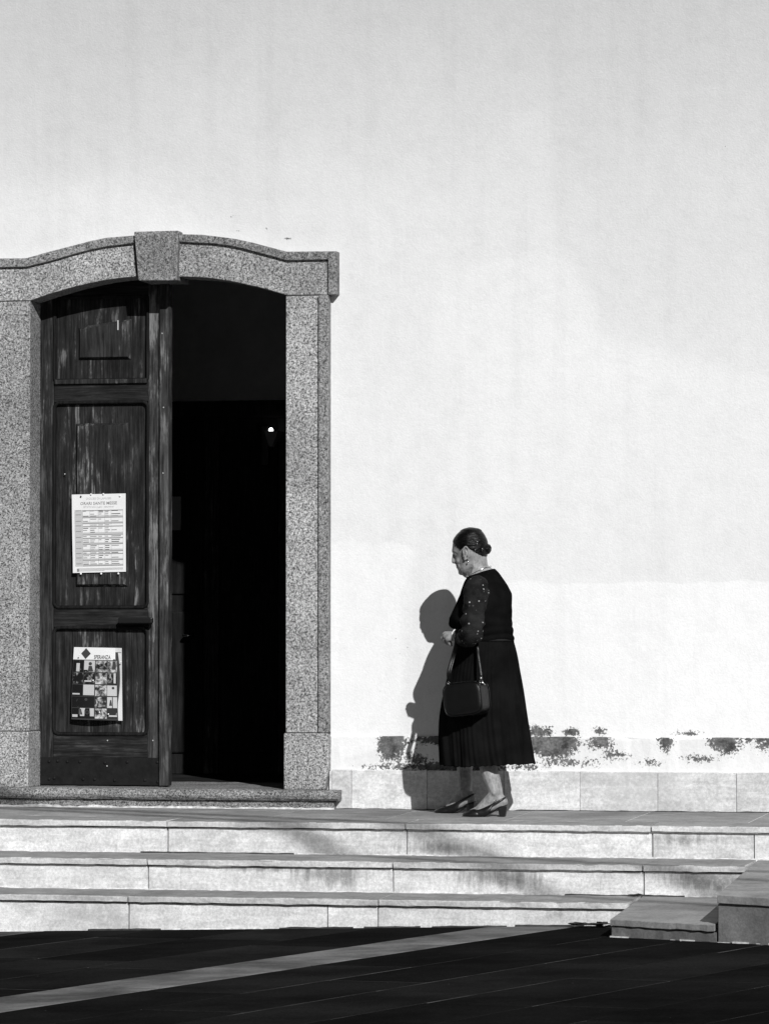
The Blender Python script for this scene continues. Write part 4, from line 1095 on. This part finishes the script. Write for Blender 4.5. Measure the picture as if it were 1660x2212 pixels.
V, F = loft(rs); mk('bag_body', V, F, M['leather'], bag, smooth=True)
for y in (-TB + .004, TB - .004): tube('piping', [bp(x, y, z) for x, z in outline(0, 64, -.001)], .0028, M['leather'], bag, 6, True)
tube('zip', [bp(x, -.012, HHB - .002) for x in (-.07, -.03, .03, .07)], .003, M['black'], bag, 6)
def ringm(p, r=.008): hoop('strap_ring', p, Vector((.2, 1, .1)), r, .002, M['metal'], bag, 14)
lr, rg = bp(-.094, -.004, .076), bp(.094, -.004, .078)
ringm(lr); ringm(rg); ringm(rg + Vector((.0, -.002, .016)), .006); ringm(lr + Vector((0, -.002, .014)), .006)
tube('clasp', [rg + Vector((.004, -.01, .012)), rg + Vector((.010, -.014, -.006)), rg + Vector((.024, -.016, -.018))], [.003, .004, .0022], M['metal'], bag, 6)
tube('clasp', [rg + Vector((0, -.006, .024)), rg + Vector((.0, -.008, .008))], .003, M['metal'], bag, 6)
LW = WR + (EL_ - WR) * .03
sp = [lr + Vector((0, 0, .02)), U(967.5, 1452, YBG + .01), U(976, 1420, YBG + .03), U(983, 1393, YC - .15), LW + Vector((-.004, -.040, .0)), LW + Vector((.004, -.020, .037)), LW + Vector((.014, .018, .040)), LW + Vector((.025, .040, .008)), U(1012, 1384, YC - .12), U(1029, 1395, YC - .165), rg + Vector((0, 0, .026))]
k9 = len(sp) - 2; sp[-1:] = [sp[k9].lerp(sp[-1], f9) for f9 in (.33, .66, 1.)]
T = resample([list(p) for p in sp], 6); tube('strap', [Vector(t) for t in T], (.0070, .0022), M['leather'], bag, 8, False, (1, 0.15, 0.1))
sp2 = [lr + Vector((.004, .002, .02)), U(972, 1452, YBG + .015), U(980, 1420, YBG + .035), U(986, 1395, YC - .14)]
T = resample([list(p) for p in sp2], 6); tube('strap', [Vector(t) for t in T], (.006, .002), M['leather'], bag, 8, False, (1, 0.15, 0.1))

# ================================================================== DRY LEAVES
def leaf_obj(p, L, ang, tilt, label, grp=None):
    V = []; F = []; c_, s_ = math.cos(ang), math.sin(ang); n = 7
    for k in range(n):
        t = k / (n - 1); wd = L * .28 * math.sin(math.pi * (t * .92 + .04)) ; lift = L * .30 * (t - .45) ** 2 * tilt + random.uniform(0, .004)
        for y, dz in ((-wd, L * .16 * tilt), (0, 0), (wd, L * .13 * tilt)):
            x = (t - .5) * L; V.append((p.x + x * c_ - y * s_, p.y + x * s_ + y * c_, p.z + .002 + lift + dz * math.sin(math.pi * t)))
    for k in range(n - 1):
        for j in range(2): a = k * 3 + j; F.append((a, a + 1, a + 4, a + 3))
    o = mk('dry_leaf', V, F, M['leaf'], None, smooth=True); sm = o.modifiers.new('s', 'SOLIDIFY'); sm.thickness = .0012; sm.offset = 1
    tag(o, label, 'leaf', grp)
leaf_obj(G(136, 1918, ZB - .015 * yb3, 0, .015), .055, .3, 1.0, 'curled dark dry leaf lying on the lowest long step below the door')
leaf_obj(G(1372, 1938, ZB - .015 * yb3, 0, .015), .075, .1, 1.0, 'curled dry leaf at the foot of the middle riser beside the side slab')
leaf_obj(G(1037, 1930.5, ZB - .015 * yb3, 0, .015), .035, .5, .6, 'tiny dry leaf against the stained middle riser near the woman')
for k in range(11):
    u = 1246 + 7.0 * k + random.uniform(-3, 3); p = G(u, 2002 + random.uniform(-1, 2), ZG, SX); p.y = min(p.y, -2.02) - random.uniform(0, .05); p.z = zg(p.x) + random.uniform(0, .012)
    leaf_obj(p, random.uniform(.045, .085), random.uniform(-.8, .8), random.uniform(.5, 1.3), ('dry leaf in the small heap between the lowest step and the side slab' if k else 'dry leaf at the end of the small heap away from the side slab'), 'dry leaves heaped at the step corner')
